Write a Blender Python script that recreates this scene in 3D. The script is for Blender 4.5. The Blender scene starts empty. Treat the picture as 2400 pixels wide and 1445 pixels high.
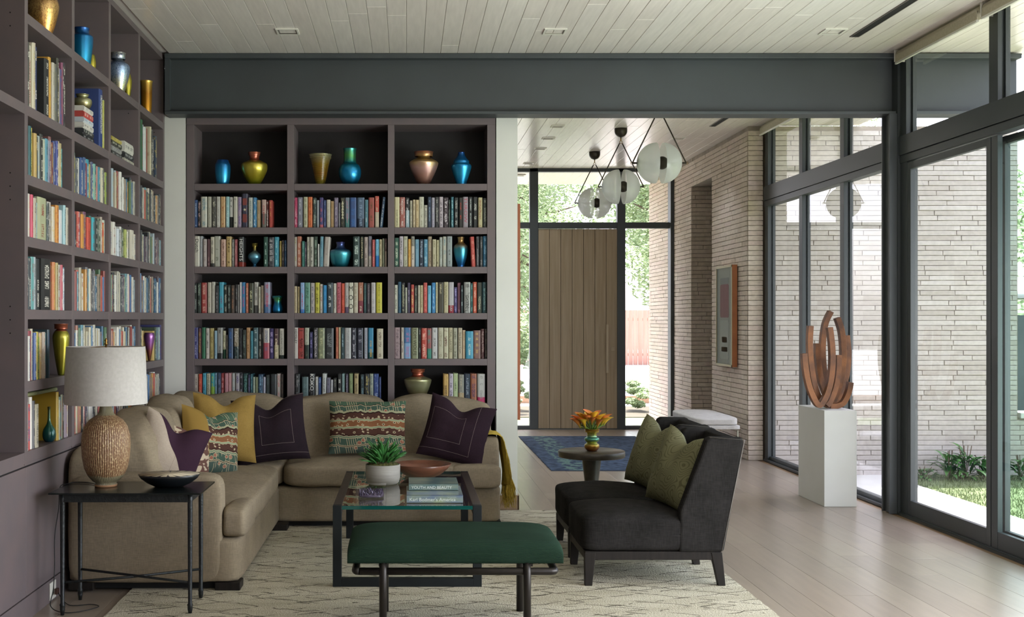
import bpy, math, random
from mathutils import Vector, Matrix, Euler, noise
random.seed(7)
R = math.radians
F, CX, HY, H = 2750.0, 953.0, 748.0, 1.45      # focal length, vanishing point and eye height of the photograph (2400 x 1445)
sc = bpy.context.scene
COL = sc.collection

# ---------------------------------------------------------------- camera, sky, sun, large lights, exposure
cam_d = bpy.data.cameras.new('camera'); cam = bpy.data.objects.new('camera', cam_d); COL.objects.link(cam)
cam.location = (0, 0, H); cam.rotation_euler = (R(90), 0, 0)
cam_d.sensor_width = 36; cam_d.lens = F/2400*36
cam_d.shift_x = (1200-CX)/2400; cam_d.shift_y = (HY-722.5)/2400
cam_d.clip_start = .05; cam_d.clip_end = 300
sc.camera = cam
sc.view_settings.view_transform = 'Standard'; sc.view_settings.look = 'None'
sc.view_settings.gamma = 1; sc.view_settings.use_curve_mapping = False
sc.view_settings.exposure = EXPOSURE = -0.15
sc.cycles.use_denoising = True
try: sc.cycles.denoiser = 'OPENIMAGEDENOISE'
except Exception: pass
sc.cycles.max_bounces = 9; sc.cycles.diffuse_bounces = 5; sc.cycles.glossy_bounces = 4
sc.cycles.transparent_max_bounces = 16; sc.cycles.transmission_bounces = 6
sc.cycles.caustics_reflective = False; sc.cycles.caustics_refractive = False
sc.cycles.sample_clamp_indirect = 6

w = bpy.data.worlds.new('sky'); sc.world = w; w.use_nodes = True
nt = w.node_tree; nt.nodes.clear()
o_ = nt.nodes.new('ShaderNodeOutputWorld'); bg = nt.nodes.new('ShaderNodeBackground')
sky = nt.nodes.new('ShaderNodeTexSky'); sky.sky_type = 'NISHITA'; sky.sun_disc = False
sky.sun_elevation = R(62); sky.sun_rotation = R(10); sky.air_density = 1; sky.dust_density = 3; sky.ozone_density = 1
hs = nt.nodes.new('ShaderNodeHueSaturation'); hs.inputs['Saturation'].default_value = .38
bg.inputs['Strength'].default_value = SKY = 1.15
nt.links.new(sky.outputs[0], hs.inputs['Color']); tn = nt.nodes.new('ShaderNodeVectorMath'); tn.operation = 'MULTIPLY'; tn.inputs[1].default_value = (1.0, .965, 1.07); nt.links.new(hs.outputs[0], tn.inputs[0]); nt.links.new(tn.outputs[0], bg.inputs[0]); nt.links.new(bg.outputs[0], o_.inputs[0])

def sun(name, direction, energy, angle, color):
    d = bpy.data.lights.new(name, 'SUN'); d.energy = energy; d.angle = R(angle); d.color = color
    o = bpy.data.objects.new(name, d); COL.objects.link(o)
    o.rotation_euler = Vector(direction).to_track_quat('-Z', 'Y').to_euler(); o.location = (2, 14, 12)
sun('sun', (-.05, -.26, -1), 21, .6, (1, .965, .93))

def area(name, loc, direction, sx, sy, energy, color=(1, 1, 1), portal=False):
    d = bpy.data.lights.new(name, 'AREA'); d.shape = 'RECTANGLE'; d.size = sx; d.size_y = sy; d.energy = energy; d.color = color
    if portal: d.cycles.is_portal = True
    if name.startswith('recessed'): d.spread = R(95)
    o = bpy.data.objects.new(name, d); COL.objects.link(o)
    o.location = loc; o.rotation_euler = Vector(direction).to_track_quat('-Z', 'Y').to_euler()
# added area fill lights, behind the camera and outside the glass wall
area('fill_light_behind', (1.3, -.42, 1.9), (-.1, 1, -.03), 3.2, 2.4, 20, (1, .97, .93))
area('fill_light_side', (3.9, 4.6, 1.1), (-1, .5, .38), 3.8, 1.9, 255, (.95, .98, 1))
area('sky_portal_glass_wall', (3.86, 6.1, 1.7), (-1, 0, 0), 12, 3.5, 1, portal=True)
area('sky_portal_entry', (2.2, 15.75, 1.7), (0, -1, 0), 2.9, 3.5, 1, portal=True)

# ---------------------------------------------------------------- helpers
def at(px, py, Y): return Vector(((px-CX)*Y/F, Y, H-(py-HY)*Y/F))
def lin(c):
    c = c.lstrip('#'); v = [int(c[i:i+2], 16)/255 for i in (0, 2, 4)]
    return [x/12.92 if x <= .04045 else ((x+.055)/1.055)**2.4 for x in v]
def mulc(c, k): return [min(.95, x*k) for x in c]

def tag(o, label=None, cat=None, group=None, kind=None):
    if label: o['label'] = label
    if cat: o['category'] = cat
    if group: o['group'] = group
    if kind: o['kind'] = kind
    return o
def thing(name, loc, label=None, cat=None, group=None, kind=None, rz=0):
    o = bpy.data.objects.new(name, None); COL.objects.link(o); o.location = loc; o.rotation_euler = (0, 0, rz)
    o.empty_display_size = .1
    return tag(o, label, cat, group, kind)

def wloc(o):
    v = Vector((0, 0, 0))
    while o is not None: v += o.location; o = o.parent
    return v
class MB:
    def __init__(s): s.v = []; s.f = []; s.m = []; s.uv = None; s.sm = []
    def add(s, vs, fs, m=0, smooth=False):
        n = len(s.v); s.v += [tuple(v) for v in vs]
        for f in fs: s.f.append([i+n for i in f]); s.m.append(m); s.sm.append(smooth)
        return s
    def box(s, x0, x1, y0, y1, z0, z1, m=0):
        return s.add([(x0,y0,z0),(x1,y0,z0),(x1,y1,z0),(x0,y1,z0),(x0,y0,z1),(x1,y0,z1),(x1,y1,z1),(x0,y1,z1)],
                     [(0,3,2,1),(4,5,6,7),(0,1,5,4),(1,2,6,5),(2,3,7,6),(3,0,4,7)], m)
    def tube(s, pts, r, seg=10, m=0, cap=True):
        pts = [Vector(p) for p in pts]; rr = r if isinstance(r, (list, tuple)) else [r]*len(pts)
        vs = []; fs = []; prev = None
        for i, p in enumerate(pts):
            d = (pts[min(i+1, len(pts)-1)]-pts[max(i-1, 0)]).normalized()
            if prev is None:
                a = d.orthogonal().normalized()
            else:
                a = (prev-d*prev.dot(d)).normalized()
            prev = a; b = d.cross(a)
            for k in range(seg):
                t = 2*math.pi*k/seg; vs.append(p+(a*math.cos(t)+b*math.sin(t))*rr[i])
        for i in range(len(pts)-1):
            for k in range(seg):
                k2 = (k+1) % seg; fs.append((i*seg+k, i*seg+k2, (i+1)*seg+k2, (i+1)*seg+k))
        if cap: fs.append(tuple(reversed(range(seg)))); fs.append(tuple(range((len(pts)-1)*seg, len(pts)*seg)))
        return s.add(vs, fs, m, True)
    def lathe(s, prof, c, seg=28, m=0, sx=1, sy=1):
        vs = []; fs = []; c = Vector(c)
        for r, z in prof:
            for k in range(seg):
                t = 2*math.pi*k/seg; vs.append(c+Vector((math.cos(t)*r*sx, math.sin(t)*r*sy, z)))
        for i in range(len(prof)-1):
            for k in range(seg):
                k2 = (k+1) % seg; fs.append((i*seg+k, i*seg+k2, (i+1)*seg+k2, (i+1)*seg+k))
        if prof[0][0] > .001: fs.append(tuple(reversed(range(seg))))
        return s.add(vs, fs, m, True)
    def prism(s, poly, axis, a, b, m=0):
        """poly of 2D points extruded along axis 'x','y' or 'z' from a to b"""
        def P(u, v, t): return {'x': (t, u, v), 'y': (u, t, v), 'z': (u, v, t)}[axis]
        n = len(poly); vs = [P(u, v, a) for u, v in poly]+[P(u, v, b) for u, v in poly]
        fs = [tuple(range(n)), tuple(range(2*n-1, n-1, -1))]+[(i, i+n, (i+1) % n+n, (i+1) % n) for i in range(n)]
        return s.add(vs, fs, m)
    def soft(s, x0, x1, y0, y1, z0, z1, p=6, n=10, crown=0., wr=0., ws=5., seed=0, m=0, skew=None):
        c = Vector(((x0+x1)/2, (y0+y1)/2, (z0+z1)/2)); hx, hy, hz = (x1-x0)/2, (y1-y0)/2, (z1-z0)/2
        idx = {}; vs = []; fs = []
        def V(a, b, d):
            k = (round(a, 4), round(b, 4), round(d, 4))
            if k in idx: return idx[k]
            nn = (abs(a)**p+abs(b)**p+abs(d)**p)**(1/p)
            q = Vector((a, b, d))/nn
            w_ = Vector((q.x*hx, q.y*hy, q.z*hz))
            if crown and d > 0: w_.z += crown*(1-a*a)*(1-b*b)*q.z
            if wr:
                nv = noise.noise(Vector((w_.x*ws+seed*7.1, w_.y*ws, w_.z*ws)))+.5*noise.noise(Vector((w_.x*ws*2.3, w_.y*ws*2.3+seed*3.3, w_.z*ws*2.3)))
                w_ += Vector((q.x, q.y, q.z)).normalized()*nv*wr
            w_ += c
            if skew: w_ = skew(w_)
            idx[k] = len(vs); vs.append(w_); return idx[k]
        t = [-1+2*i/n for i in range(n+1)]
        for i in range(n):
            for j in range(n):
                a, b, c2, d2 = t[i], t[i+1], t[j], t[j+1]
                fs.append((V(a,c2,1), V(b,c2,1), V(b,d2,1), V(a,d2,1)))
                fs.append((V(a,c2,-1), V(a,d2,-1), V(b,d2,-1), V(b,c2,-1)))
                fs.append((V(a,-1,c2), V(b,-1,c2), V(b,-1,d2), V(a,-1,d2)))
                fs.append((V(a,1,c2), V(a,1,d2), V(b,1,d2), V(b,1,c2)))
                fs.append((V(1,a,c2), V(1,b,c2), V(1,b,d2), V(1,a,d2)))
                fs.append((V(-1,a,c2), V(-1,a,d2), V(-1,b,d2), V(-1,b,c2)))
        return s.add(vs, fs, m, True)
    def build(s, name, mats, parent=None, origin=None, bevel=0, bseg=2, sub=0, smooth=None):
        org = wloc(parent) if parent is not None else Vector((0, 0, 0))
        loc = Vector((0, 0, 0))
        if origin is not None: loc = Vector(origin)-org
        off = org+loc
        me = bpy.data.meshes.new(name); me.from_pydata([(v[0]-off.x, v[1]-off.y, v[2]-off.z) for v in s.v], [], s.f)
        if not isinstance(mats, (list, tuple)): mats = [mats]
        for mt in mats: me.materials.append(mt)
        if len(mats) > 1: me.polygons.foreach_set('material_index', s.m)
        me.polygons.foreach_set('use_smooth', [bool(x) if smooth is None else smooth for x in s.sm])
        o = bpy.data.objects.new(name, me); COL.objects.link(o); o.location = loc
        if parent is not None: o.parent = parent
        if bevel:
            b = o.modifiers.new('b', 'BEVEL'); b.width = bevel; b.segments = bseg; b.limit_method = 'ANGLE'; b.angle_limit = R(40)
        if sub:
            b = o.modifiers.new('s', 'SUBSURF'); b.levels = sub; b.render_levels = sub
        me.update(); return o

def copy_tree(o, parent=None, off=None):
    c = o.copy(); COL.objects.link(c)
    if parent is not None: c.parent = parent
    for ch in list(o.children): copy_tree(ch, c)
    return c

# ---------------------------------------------------------------- materials
MATS = {}
def new_mat(name):
    m = bpy.data.materials.new(name); m.use_nodes = True; n = m.node_tree.nodes; b = n['Principled BSDF']
    MATS[name] = m; return m, n, m.node_tree.links, b
def M(name, col, rough=.5, metal=0., col2=None, scale=4., stretch=(1, 1, 1), detail=3., bump=0., bscale=60., bstretch=(1, 1, 1),
      spec=.5, coords='Object', lo=.35, hi=.65, trans=0., coat=0.):
    m, n, L, b = new_mat(name)
    c = lin(col) if isinstance(col, str) else col
    b.inputs['Base Color'].default_value = (*c, 1); b.inputs['Roughness'].default_value = rough; b.inputs['Metallic'].default_value = metal
    b.inputs['Specular IOR Level'].default_value = spec; b.inputs['Coat Weight'].default_value = coat
    b.inputs['Transmission Weight'].default_value = trans
    if col2 or bump:
        tc = n.new('ShaderNodeTexCoord')
    if col2:
        c2 = lin(col2) if isinstance(col2, str) else col2
        mp = n.new('ShaderNodeMapping'); mp.inputs['Scale'].default_value = stretch
        ns = n.new('ShaderNodeTexNoise'); ns.inputs['Scale'].default_value = scale; ns.inputs['Detail'].default_value = detail
        rp = n.new('ShaderNodeValToRGB'); rp.color_ramp.elements[0].position = lo; rp.color_ramp.elements[1].position = hi
        rp.color_ramp.elements[0].color = (*c, 1); rp.color_ramp.elements[1].color = (*c2, 1)
        L.new(tc.outputs[coords], mp.inputs[0]); L.new(mp.outputs[0], ns.inputs[0]); L.new(ns.outputs[0], rp.inputs[0]); L.new(rp.outputs[0], b.inputs['Base Color'])
    if bump:
        mp = n.new('ShaderNodeMapping'); mp.inputs['Scale'].default_value = bstretch
        ns = n.new('ShaderNodeTexNoise'); ns.inputs['Scale'].default_value = bscale; ns.inputs['Detail'].default_value = 2
        bp = n.new('ShaderNodeBump'); bp.inputs['Strength'].default_value = bump; bp.inputs['Distance'].default_value = .01
        L.new(tc.outputs[coords], mp.inputs[0]); L.new(mp.outputs[0], ns.inputs[0]); L.new(ns.outputs[0], bp.inputs['Height']); L.new(bp.outputs[0], b.inputs['Normal'])
    return m
def math_n(n, op, a=None, b=None, L=None):
    x = n.new('ShaderNodeMath'); x.operation = op
    for i, s in enumerate((a, b)):
        if s is None: continue
        if isinstance(s, (int, float)): x.inputs[i].default_value = s
        else: L.new(s, x.inputs[i])
    return x.outputs[0]
def mixc(n, L, fac, a, b):
    x = n.new('ShaderNodeMix'); x.data_type = 'RGBA'
    if isinstance(fac, (int, float)): x.inputs[0].default_value = fac
    else: L.new(fac, x.inputs[0])
    for s, i in ((a, 6), (b, 7)):
        if isinstance(s, (list, tuple)): x.inputs[i].default_value = (*s[:3], 1)
        else: L.new(s, x.inputs[i])
    return x.outputs[2]

def M_cells(name, cols, cell, rough, stretchn=(1, 1, 1), nscale=3, grain=.25, bump=0, axis='pos', spec=.4, jit=.5):
    """boards or bricks: colour differs cell by cell, with grain"""
    m, n, L, b = new_mat(name)
    g = n.new('ShaderNodeNewGeometry'); dv = n.new('ShaderNodeVectorMath'); dv.operation = 'DIVIDE'; dv.inputs[1].default_value = cell
    fl = n.new('ShaderNodeVectorMath'); fl.operation = 'FLOOR'; wn = n.new('ShaderNodeTexWhiteNoise')
    L.new(g.outputs['Position'], dv.inputs[0]); L.new(dv.outputs[0], fl.inputs[0]); L.new(fl.outputs[0], wn.inputs['Vector'])
    oi = n.new('ShaderNodeObjectInfo')
    s = math_n(n, 'ADD', wn.outputs['Value'], math_n(n, 'MULTIPLY', oi.outputs['Random'], jit, L), L)
    s = math_n(n, 'FRACT', s, None, L)
    rp = n.new('ShaderNodeValToRGB'); e = rp.color_ramp.elements
    while len(e) < len(cols): e.new(.5)
    for i, c in enumerate(cols): e[i].position = i/(len(cols)-1); e[i].color = (*lin(c), 1)
    L.new(s, rp.inputs[0])
    mp = n.new('ShaderNodeMapping'); mp.inputs['Scale'].default_value = stretchn
    ns = n.new('ShaderNodeTexNoise'); ns.inputs['Scale'].default_value = nscale; ns.inputs['Detail'].default_value = 5
    L.new(g.outputs['Position'], mp.inputs[0]); L.new(mp.outputs[0], ns.inputs[0])
    k = n.new('ShaderNodeMapRange'); k.inputs[1].default_value = .3; k.inputs[2].default_value = .7; k.inputs[3].default_value = 1-grain; k.inputs[4].default_value = 1+grain*.4
    L.new(ns.outputs[0], k.inputs[0])
    mu = n.new('ShaderNodeVectorMath'); mu.operation = 'SCALE'; L.new(rp.outputs[0], mu.inputs[0]); L.new(k.outputs[0], mu.inputs['Scale'])
    L.new(mu.outputs[0], b.inputs['Base Color']); b.inputs['Roughness'].default_value = rough; b.inputs['Specular IOR Level'].default_value = spec
    if bump:
        bp = n.new('ShaderNodeBump'); bp.inputs['Strength'].default_value = bump; bp.inputs['Distance'].default_value = .006
        L.new(ns.outputs[0], bp.inputs['Height']); L.new(bp.outputs[0], b.inputs['Normal'])
    return m

def M_glass(name, tint, k=1.):
    m = bpy.data.materials.new(name); m.use_nodes = True; n = m.node_tree.nodes; L = m.node_tree.links; n.clear()
    out = n.new('ShaderNodeOutputMaterial'); tr = n.new('ShaderNodeBsdfTransparent'); gl = n.new('ShaderNodeBsdfGlossy')
    tr.inputs[0].default_value = (*tint, 1); gl.inputs['Roughness'].default_value = 0.0
    lw = n.new('ShaderNodeLayerWeight'); lw.inputs[0].default_value = .5
    p = math_n(n, 'POWER', lw.outputs['Facing'], 5., L); q = math_n(n, 'MULTIPLY', p, .94*k, L); r = math_n(n, 'ADD', q, .045*k, L)
    mx = n.new('ShaderNodeMixShader'); L.new(r, mx.inputs[0]); L.new(tr.outputs[0], mx.inputs[1]); L.new(gl.outputs[0], mx.inputs[2]); L.new(mx.outputs[0], out.inputs[0])
    MATS[name] = m; return m

MET = M('dark_window_frame', '33383a', .45, 0, bump=.02)
STEEL = M('painted_steel_beam', '3d4144', .5, 0, '404548', 3)
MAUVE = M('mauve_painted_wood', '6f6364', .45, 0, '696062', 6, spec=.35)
MAUVED = M('shaded_mauve_back', '2b2828', .6, 0, '282626', 3, spec=.3)  # near-black back carries the shade inside the shelves in its colour
PLASTER = M('white_plaster', 'd9d8d2', .75, 0, 'd4d3cd', 3, bump=.03, bscale=200)
CEIL = M_cells('whitewashed_ceiling_board', ['e6ddd6', 'ebe3dc', 'e8dfd8', 'ede6e0', 'e5dcd5'], (.127, 2.3, 9), .24, (9, .7, 1), 5, .07, spec=.5)
FLOOR = M_cells('pale_oak_floor_board', ['8d8073', '988a7c', '928578', '9d9081', '887b6f'], (.19, 1.9, 9), .28, (6, .6, 1), 4, .12, .04, spec=.6)
BRICK = M_cells('long_beige_brick', ['c2b4a4', 'c8bbab', 'c6b6aa', 'beb0a0', 'ccc0b2', 'c4b2a6'], (.41, .41, .0514), .85, (1, 1, 1), 26, .14, .4, spec=.2)
BRICKO = M_cells('pale_outdoor_brick', ['b9b1aa', 'bfb7b0', 'b4aba4', 'c4bdb7', 'b1a8a0'], (.47, .47, .0514), .85, (1, 1, 1), 22, .12, .4, spec=.2)
MORTAR = M('grey_brown_mortar', '9a8f82', .95, 0, '8a8074', 9)  # plain grey-brown mortar colour for the joints
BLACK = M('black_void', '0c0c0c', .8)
OAK = M('grey_brown_oak_door', 'a08e74', .5, 0, '927f63', 3, (14, 14, .6), 5, bump=.05, bscale=40, bstretch=(6, 6, .4))
BASEW = M('oak_baseboard', '927659', .5, 0, '836a50', 4, (1, 1, 8))
GLASS = M_glass('window_glass', (.975, .98, .98))
GLASSG = M_glass('tinted_sliding_glass', (.80, .90, .87))
TGLASS = M_glass('table_glass', (.86, .95, .92), 1.3)
GEDGE = M('teal_glass_edge', '0f4a44', .1, 0, spec=.8)
SHADEF = M('cream_roller_blind', 'b9b29c', .8, 0, 'aea791', 60, (1, 1, 1))
ALU = M('pale_hem_bar', 'd8d6cc', .4, .3)
PATIO = M('white_stone_paving', 'dcdad4', .8, 0, 'd2d0ca', 2)
LAWN = M('lawn_green', '5f6c46', .9, 0, '6e7c52', 14, detail=6, bump=.6, bscale=120)
EARTH = M('dark_soil', '4a4434', .95)  # plain dark soil of the flower bed
LEAF = M('tree_leaf', '7f9465', .6, 0, 'a5b588', 1.5, spec=.3)
LEAFD = M('plant_leaf', '2f5a2a', .45, 0, '4f7f3c', 9, spec=.4)
BARK = M('bark', '5a4c3c', .9)
# ================================================================ THE ROOM SHELL
XL, XW, YB, YP, YD, HC = -1.83, 3.70, 8.76, 8.95, 15.5, 3.44   # bookcase face, glass wall, beam, pier, entry wall, ceiling height
def struct(mb, name, mats, **k): return tag(mb.build(name, mats, **k), kind='structure')
def piece_src(name, mb, mats, **k):
    o = mb.build(name, mats, **k); return o

# floor: sub-floor plus boards running away from the camera
fl = MB().box(-2.3, 3.76, -.8, 15.6, -.08, -.006); floor = struct(fl, 'floor', BASEW)
fb = []
wv = .19
def board_mesh(name, w, l, t, mat, ch=.0005):
    mb = MB(); mb.add([(0,0,0),(w,0,0),(w,l,0),(0,l,0),(0,0,t-ch),(w,0,t-ch),(w,l,t-ch),(0,l,t-ch),(ch,ch,t),(w-ch,ch,t),(w-ch,l-ch,t),(ch,l-ch,t)],
        [(0,3,2,1),(0,1,5,4),(1,2,6,5),(2,3,7,6),(3,0,4,7),(4,5,9,8),(5,6,10,9),(6,7,11,10),(7,4,8,11),(8,9,10,11)])
    me = bpy.data.meshes.new(name); me.from_pydata(mb.v, [], mb.f); me.materials.append(mat); return me
def place(name, me, parent, loc, scale=None, rz=0, kind=None):
    o = bpy.data.objects.new(name, me); COL.objects.link(o); o.parent = parent; o.location = Vector(loc)-wloc(parent)
    if scale: o.scale = scale
    if rz: o.rotation_euler = (0, 0, rz)
    if kind: o['kind'] = kind
    return o
fme = board_mesh('floor_board', wv-.0012, 1.0, .006, FLOOR)
rf = random.Random(3)
for i in range(-12, 20):
    x = i*wv
    if x < -2.2 or x+wv > 3.74: continue
    y = 3.6-rf.random()*1.8
    while y < 15.5:
        l = rf.choice((1.9, 2.2, 2.6)); l2 = min(l, 15.5-y)
        if l2 > .1 and y+l2 > 4: place('plank', fme, floor, (x, y, -.006), (1, l2-.0012, 1))
        y += l
ce = MB().box(-2.35, 3.76, -.8, 15.6, HC+.012, HC+.3); ceiling = struct(ce, 'ceiling', CEIL)
cme = board_mesh('ceiling_board', .1245, 1.0, .012, CEIL, .0016)
for i in range(-15, 30):
    x = i*.127
    if x < -1.83 or x+.127 > 3.76: continue
    y = 4.0-rf.random()*2
    while y < 15.5:
        l = rf.choice((3.2, 3.9, 4.6)); l2 = min(l, 15.5-y)
        if l2 > .1 and y+l2 > 5.5:
            o = place('plank', cme, ceiling, (x+.1245, y, HC+.012), (1, l2-.002, 1)); o.rotation_euler = (0, R(180), 0)
        y += l
# roof slab and its overhang over the patio and over the porch, with boarded soffit
rs = MB().box(-2.4, 4.62, -.8, 17.5, HC+.3, HC+.5)
rs.box(3.76, 4.62, -.8, 12.2, HC+.02, HC+.3).box(-2.4, 3.76, 15.6, 17.4, HC+.02, HC+.3)
roof = struct(rs, 'roof', CEIL)
for i in range(0, 7):
    o = place('plank', cme, roof, (3.77+i*.127+.1245, 3, HC+.02), (1, 9.1, 1)); o.rotation_euler = (0, R(180), 0)
for i in range(5, 30):
    o = place('plank', cme, roof, (i*.127+.1245, 15.62, HC+.02), (1, 1.76, 1)); o.rotation_euler = (0, R(180), 0)
# walls
struct(MB().box(-2.3, -2.2, -.7, 9.4, 0, HC), 'wall_left', PLASTER)
struct(MB().box(-2.3, 3.76, -.7, -.6, 0, HC), 'wall_rear', PLASTER)
struct(MB().box(-2.2, .846, 9.33, 9.45, 0, HC), 'wall_back', PLASTER)
wp = struct(MB().box(.684, .846, YP, 9.33, 0, HC-.1), 'wall_pier', PLASTER)
struct(MB().box(-1.86, -1.686, YP, 9.33, 0, HC-.1), 'wall_pier_left', PLASTER)
struct(MB().box(.70, .846, 9.33, 15.5, 0, HC), 'wall_hall', PLASTER)
struct(MB().box(-1.75, .846, YP+.05, 9.33, 2.99, HC), 'wall_over_bookcase', PLASTER)
struct(MB().box(.684, .856, YP-.012, YP, 0, .11), 'baseboard_pier', BASEW, bevel=.003)
struct(MB().box(.846, .858, YP-.012, 15.4, 0, .11), 'baseboard_hall', BASEW)
# steel beam
bm = thing('ceiling_beam', (1, YB, 3), kind='structure')
MB().box(-1.81, 3.66, YB+.09, YB+.11, 3.0, 3.435).build('web', STEEL, bm)
MB().box(-1.81, 4.6, YB+.01, YB+.2, 3.402, 3.438).build('flange', STEEL, bm, bevel=.003)
MB().box(-1.81, 3.66, YB+.01, YB+.2, 2.985, 3.006).build('flange', STEEL, bm, bevel=.003)
MB().box(-1.81, -1.775, YB+.02, YB+.19, 3.0, 3.41).build('stiffener', STEEL, bm)
MB().box(3.76, 4.6, YB+.09, YB+.11, 3.0, 3.435).build('web', STEEL, bm)
MB().box(3.76, 4.6, YB+.01, YB+.2, 2.985, 3.006).build('flange', STEEL, bm)
cl = thing('steel_column', (3.64, YB, 0), kind='structure')
MB().box(3.605, 3.66, YB-.005, YB+.012, 0, 2.985).box(3.605, 3.66, YB+.13, YB+.147, 0, 2.985).box(3.625, 3.64, YB, YB+.14, 0, 2.985).build('web', STEEL, cl)
MB().box(3.66, 3.70, YB-.015, YB+.16, 0, 3.44).build('flange', MET, cl)

# ---- the glass wall along X = 3.70
def frame_box(mb, y0, y1, z0, z1, x0=3.68, x1=3.75): mb.box(x0, x1, y0, y1, z0, z1)
def pane(parent, y0, y1, z0, z1, x=3.715, mat=None):
    MB().add([(x,y0,z0),(x,y1,z0),(x,y1,z1),(x,y0,z1)], [(0,1,2,3)]).build('pane', mat or GLASS, parent)
ZT0, ZT1 = 2.665, 2.81
def profile(parent, y0, y1, z0, z1, name='mullion'):
    m = MB(); m.box(3.68, 3.705, y0, y1, z0, z1); m.box(3.705, 3.73, y0+.022, y1-.022, z0, z1); m.box(3.73, 3.76, y0, y1, z0, z1)
    m.build(name, MET, parent, bevel=.0015)
# hall clerestory and lower lights
w1 = thing('window_1', (3.7, 10.4, ZT1), kind='structure'); w2 = thing('window_2', (3.7, 10.4, 0), kind='structure')
ys = [8.92, 9.92, 10.96, 12.0]
for k, y in enumerate(ys):
    hw = .045
    profile(w1, y-hw, y+hw, ZT1, HC-.01); profile(w2, y-hw, y+hw, .03, 2.62)
for k in range(3):
    pane(w1, ys[k]+.04, ys[k+1]-.04, ZT1, HC); pane(w2, ys[k]+.04, ys[k+1]-.04, .05, 2.62)
MB().box(3.665, 3.76, 8.93, 12.05, ZT0, ZT1).build('transom', MET, w1, bevel=.002)
MB().box(3.672, 3.755, 8.93, 12.05, 2.605, ZT0-.004).build('head_rail', MET, w2, bevel=.002)
m = MB(); m.box(3.665, 3.69, 8.9, 12.05, 0, .022); m.box(3.70, 3.76, 8.9, 12.05, 0, .055); m.build('sill', MET, w2, bevel=.002)
# near clerestory and sliding doors
w3 = thing('window_3', (3.7, 7.4, ZT1), kind='structure'); w4 = thing('window_4', (3.7, 7.4, 0), kind='structure')
for y in (8.70, 7.36, 5.7, 4.0): profile(w3, y-.055, y+.055, ZT1, HC-.01)
for a, b in ((7.42, 8.65), (5.75, 7.31), (4.05, 5.65)): pane(w3, a, b, ZT1, HC)
MB().box(3.665, 3.76, 3.9, 8.75, ZT0+.004, ZT1).build('transom', MET, w3, bevel=.002)
MB().box(3.675, 3.76, 3.9, 8.75, 2.61, ZT0).build('head_rail', MET, w4, bevel=.002)
profile(w4, 8.63, 8.74, .0, 2.61, 'jamb')
def slider(y0, y1, x, mat):
    d = thing('sliding_panel', (x, y0, 0)); d.parent = w4; d.location = d.location-w4.location
    m = MB(); m.box(x-.018, x+.018, y0, y0+.055, .02, 2.6).box(x-.018, x+.018, y1-(.055 if x < 3.75 else .10), y1, .02, 2.6)
    m.box(x-.017, x+.017, y0+.054, y1-.05, 0.016, .125).box(x-.017, x+.017, y0+.054, y1-.05, 2.55, 2.599); m.build('stile_frame', MET, d, bevel=.002)
    MB().add([(x,y0+.05,.12),(x,y1-.05,.12),(x,y1-.05,2.55),(x,y0+.05,2.55)], [(0,1,2,3)]).build('pane', mat, d)
slider(7.40, 8.63, 3.70, GLASS); MB().box(3.684, 3.716, 7.315, 7.393, .015, 2.6).box(3.685, 3.715, 5.7, 7.314, .016, .125).build('stile', MET, w4, bevel=.002); slider(6.0, 7.46, 3.77, GLASSG); slider(4.0, 5.68, 3.73, GLASS); pane(w4, 5.7, 7.40, .03, 2.55, 3.70, GLASSG)
m = MB(); m.box(3.66, 3.80, 3.9, 8.9, -.02, .012); m.box(3.672, 3.68, 3.9, 8.75, .0, .02); m.box(3.72, 3.727, 3.9, 8.75, 0, .02); m.build('track', MET, w4)
# roller blinds
for a, b, g in ((7.42, 8.66, 'beside the steel column'), (4.2, 7.36, 'over the sliding panels')):
    t = thing('roller_blind', (3.64, b, 3.34), 'rolled-up cream roller blind under the ceiling '+g, 'blind', 'cream roller blinds along the glass wall')
    MB().tube([(3.645, a, 3.398), (3.645, b, 3.398)], .038, 16).box(3.606, 3.612, a, b, 3.345, 3.40).build('blind_roll', SHADEF, t)
    MB().box(3.602, 3.62, a, b, 3.330, 3.345).build('hem_bar', ALU, t.children[0], bevel=.002)
    MB().box(3.6, 3.69, b+.001, b+.006, 3.35, 3.438).build('bracket', ALU, t)
t = thing('roller_blind', (3.64, 11.95, 3.34), 'rolled-up cream roller blind between the brick wall and the beam', 'blind', 'cream roller blinds along the glass wall')
MB().tube([(3.65, 9.0, 3.398), (3.65, 12.0, 3.398)], .036, 16).box(3.61, 3.616, 9.0, 12.0, 3.34, 3.40).build('blind_roll', SHADEF, t)
MB().box(3.606, 3.622, 9.0, 12.0, 3.325, 3.34).build('hem_bar', ALU, t, bevel=.002)

# ---- entry wall Y = 15.5
w5 = thing('window_5', (2.4, YD, 0), kind='structure')
def ex(px): return (px-CX)*YD/F
def ez(py): return H-(py-HY)*YD/F
def post(x0, x1, z0, z1, nm='mullion'): MB().box(x0, x1, YD-.03, YD+.07, z0, z1).build(nm, MET, w5, bevel=.004)
post(.846, .95, 0, HC, 'jamb'); post(ex(1241), ex(1261), 0, HC); post(ex(1446), ex(1465), 0, HC); MB().box(ex(1568), 3.513, YD-.10, YD+.07, 0, HC).build('jamb', MET, w5, bevel=.004)
post(.95, ex(1241), ez(535), ez(521), 'transom'); post(ex(1261), ex(1446), ez(535), ez(521), 'transom'); post(ex(1465), ex(1573), ez(535), ez(521), 'transom')
post(.95, ex(1573), HC-.045, HC, 'head'); post(.95, ex(1241), 0, .05, 'sill'); post(ex(1465), ex(1573), 0, .05, 'sill')
def epane(x0, x1, z0, z1): MB().add([(x0,YD+.02,z0),(x1,YD+.02,z0),(x1,YD+.02,z1),(x0,YD+.02,z1)], [(0,1,2,3)]).build('pane', GLASS, w5)
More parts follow.
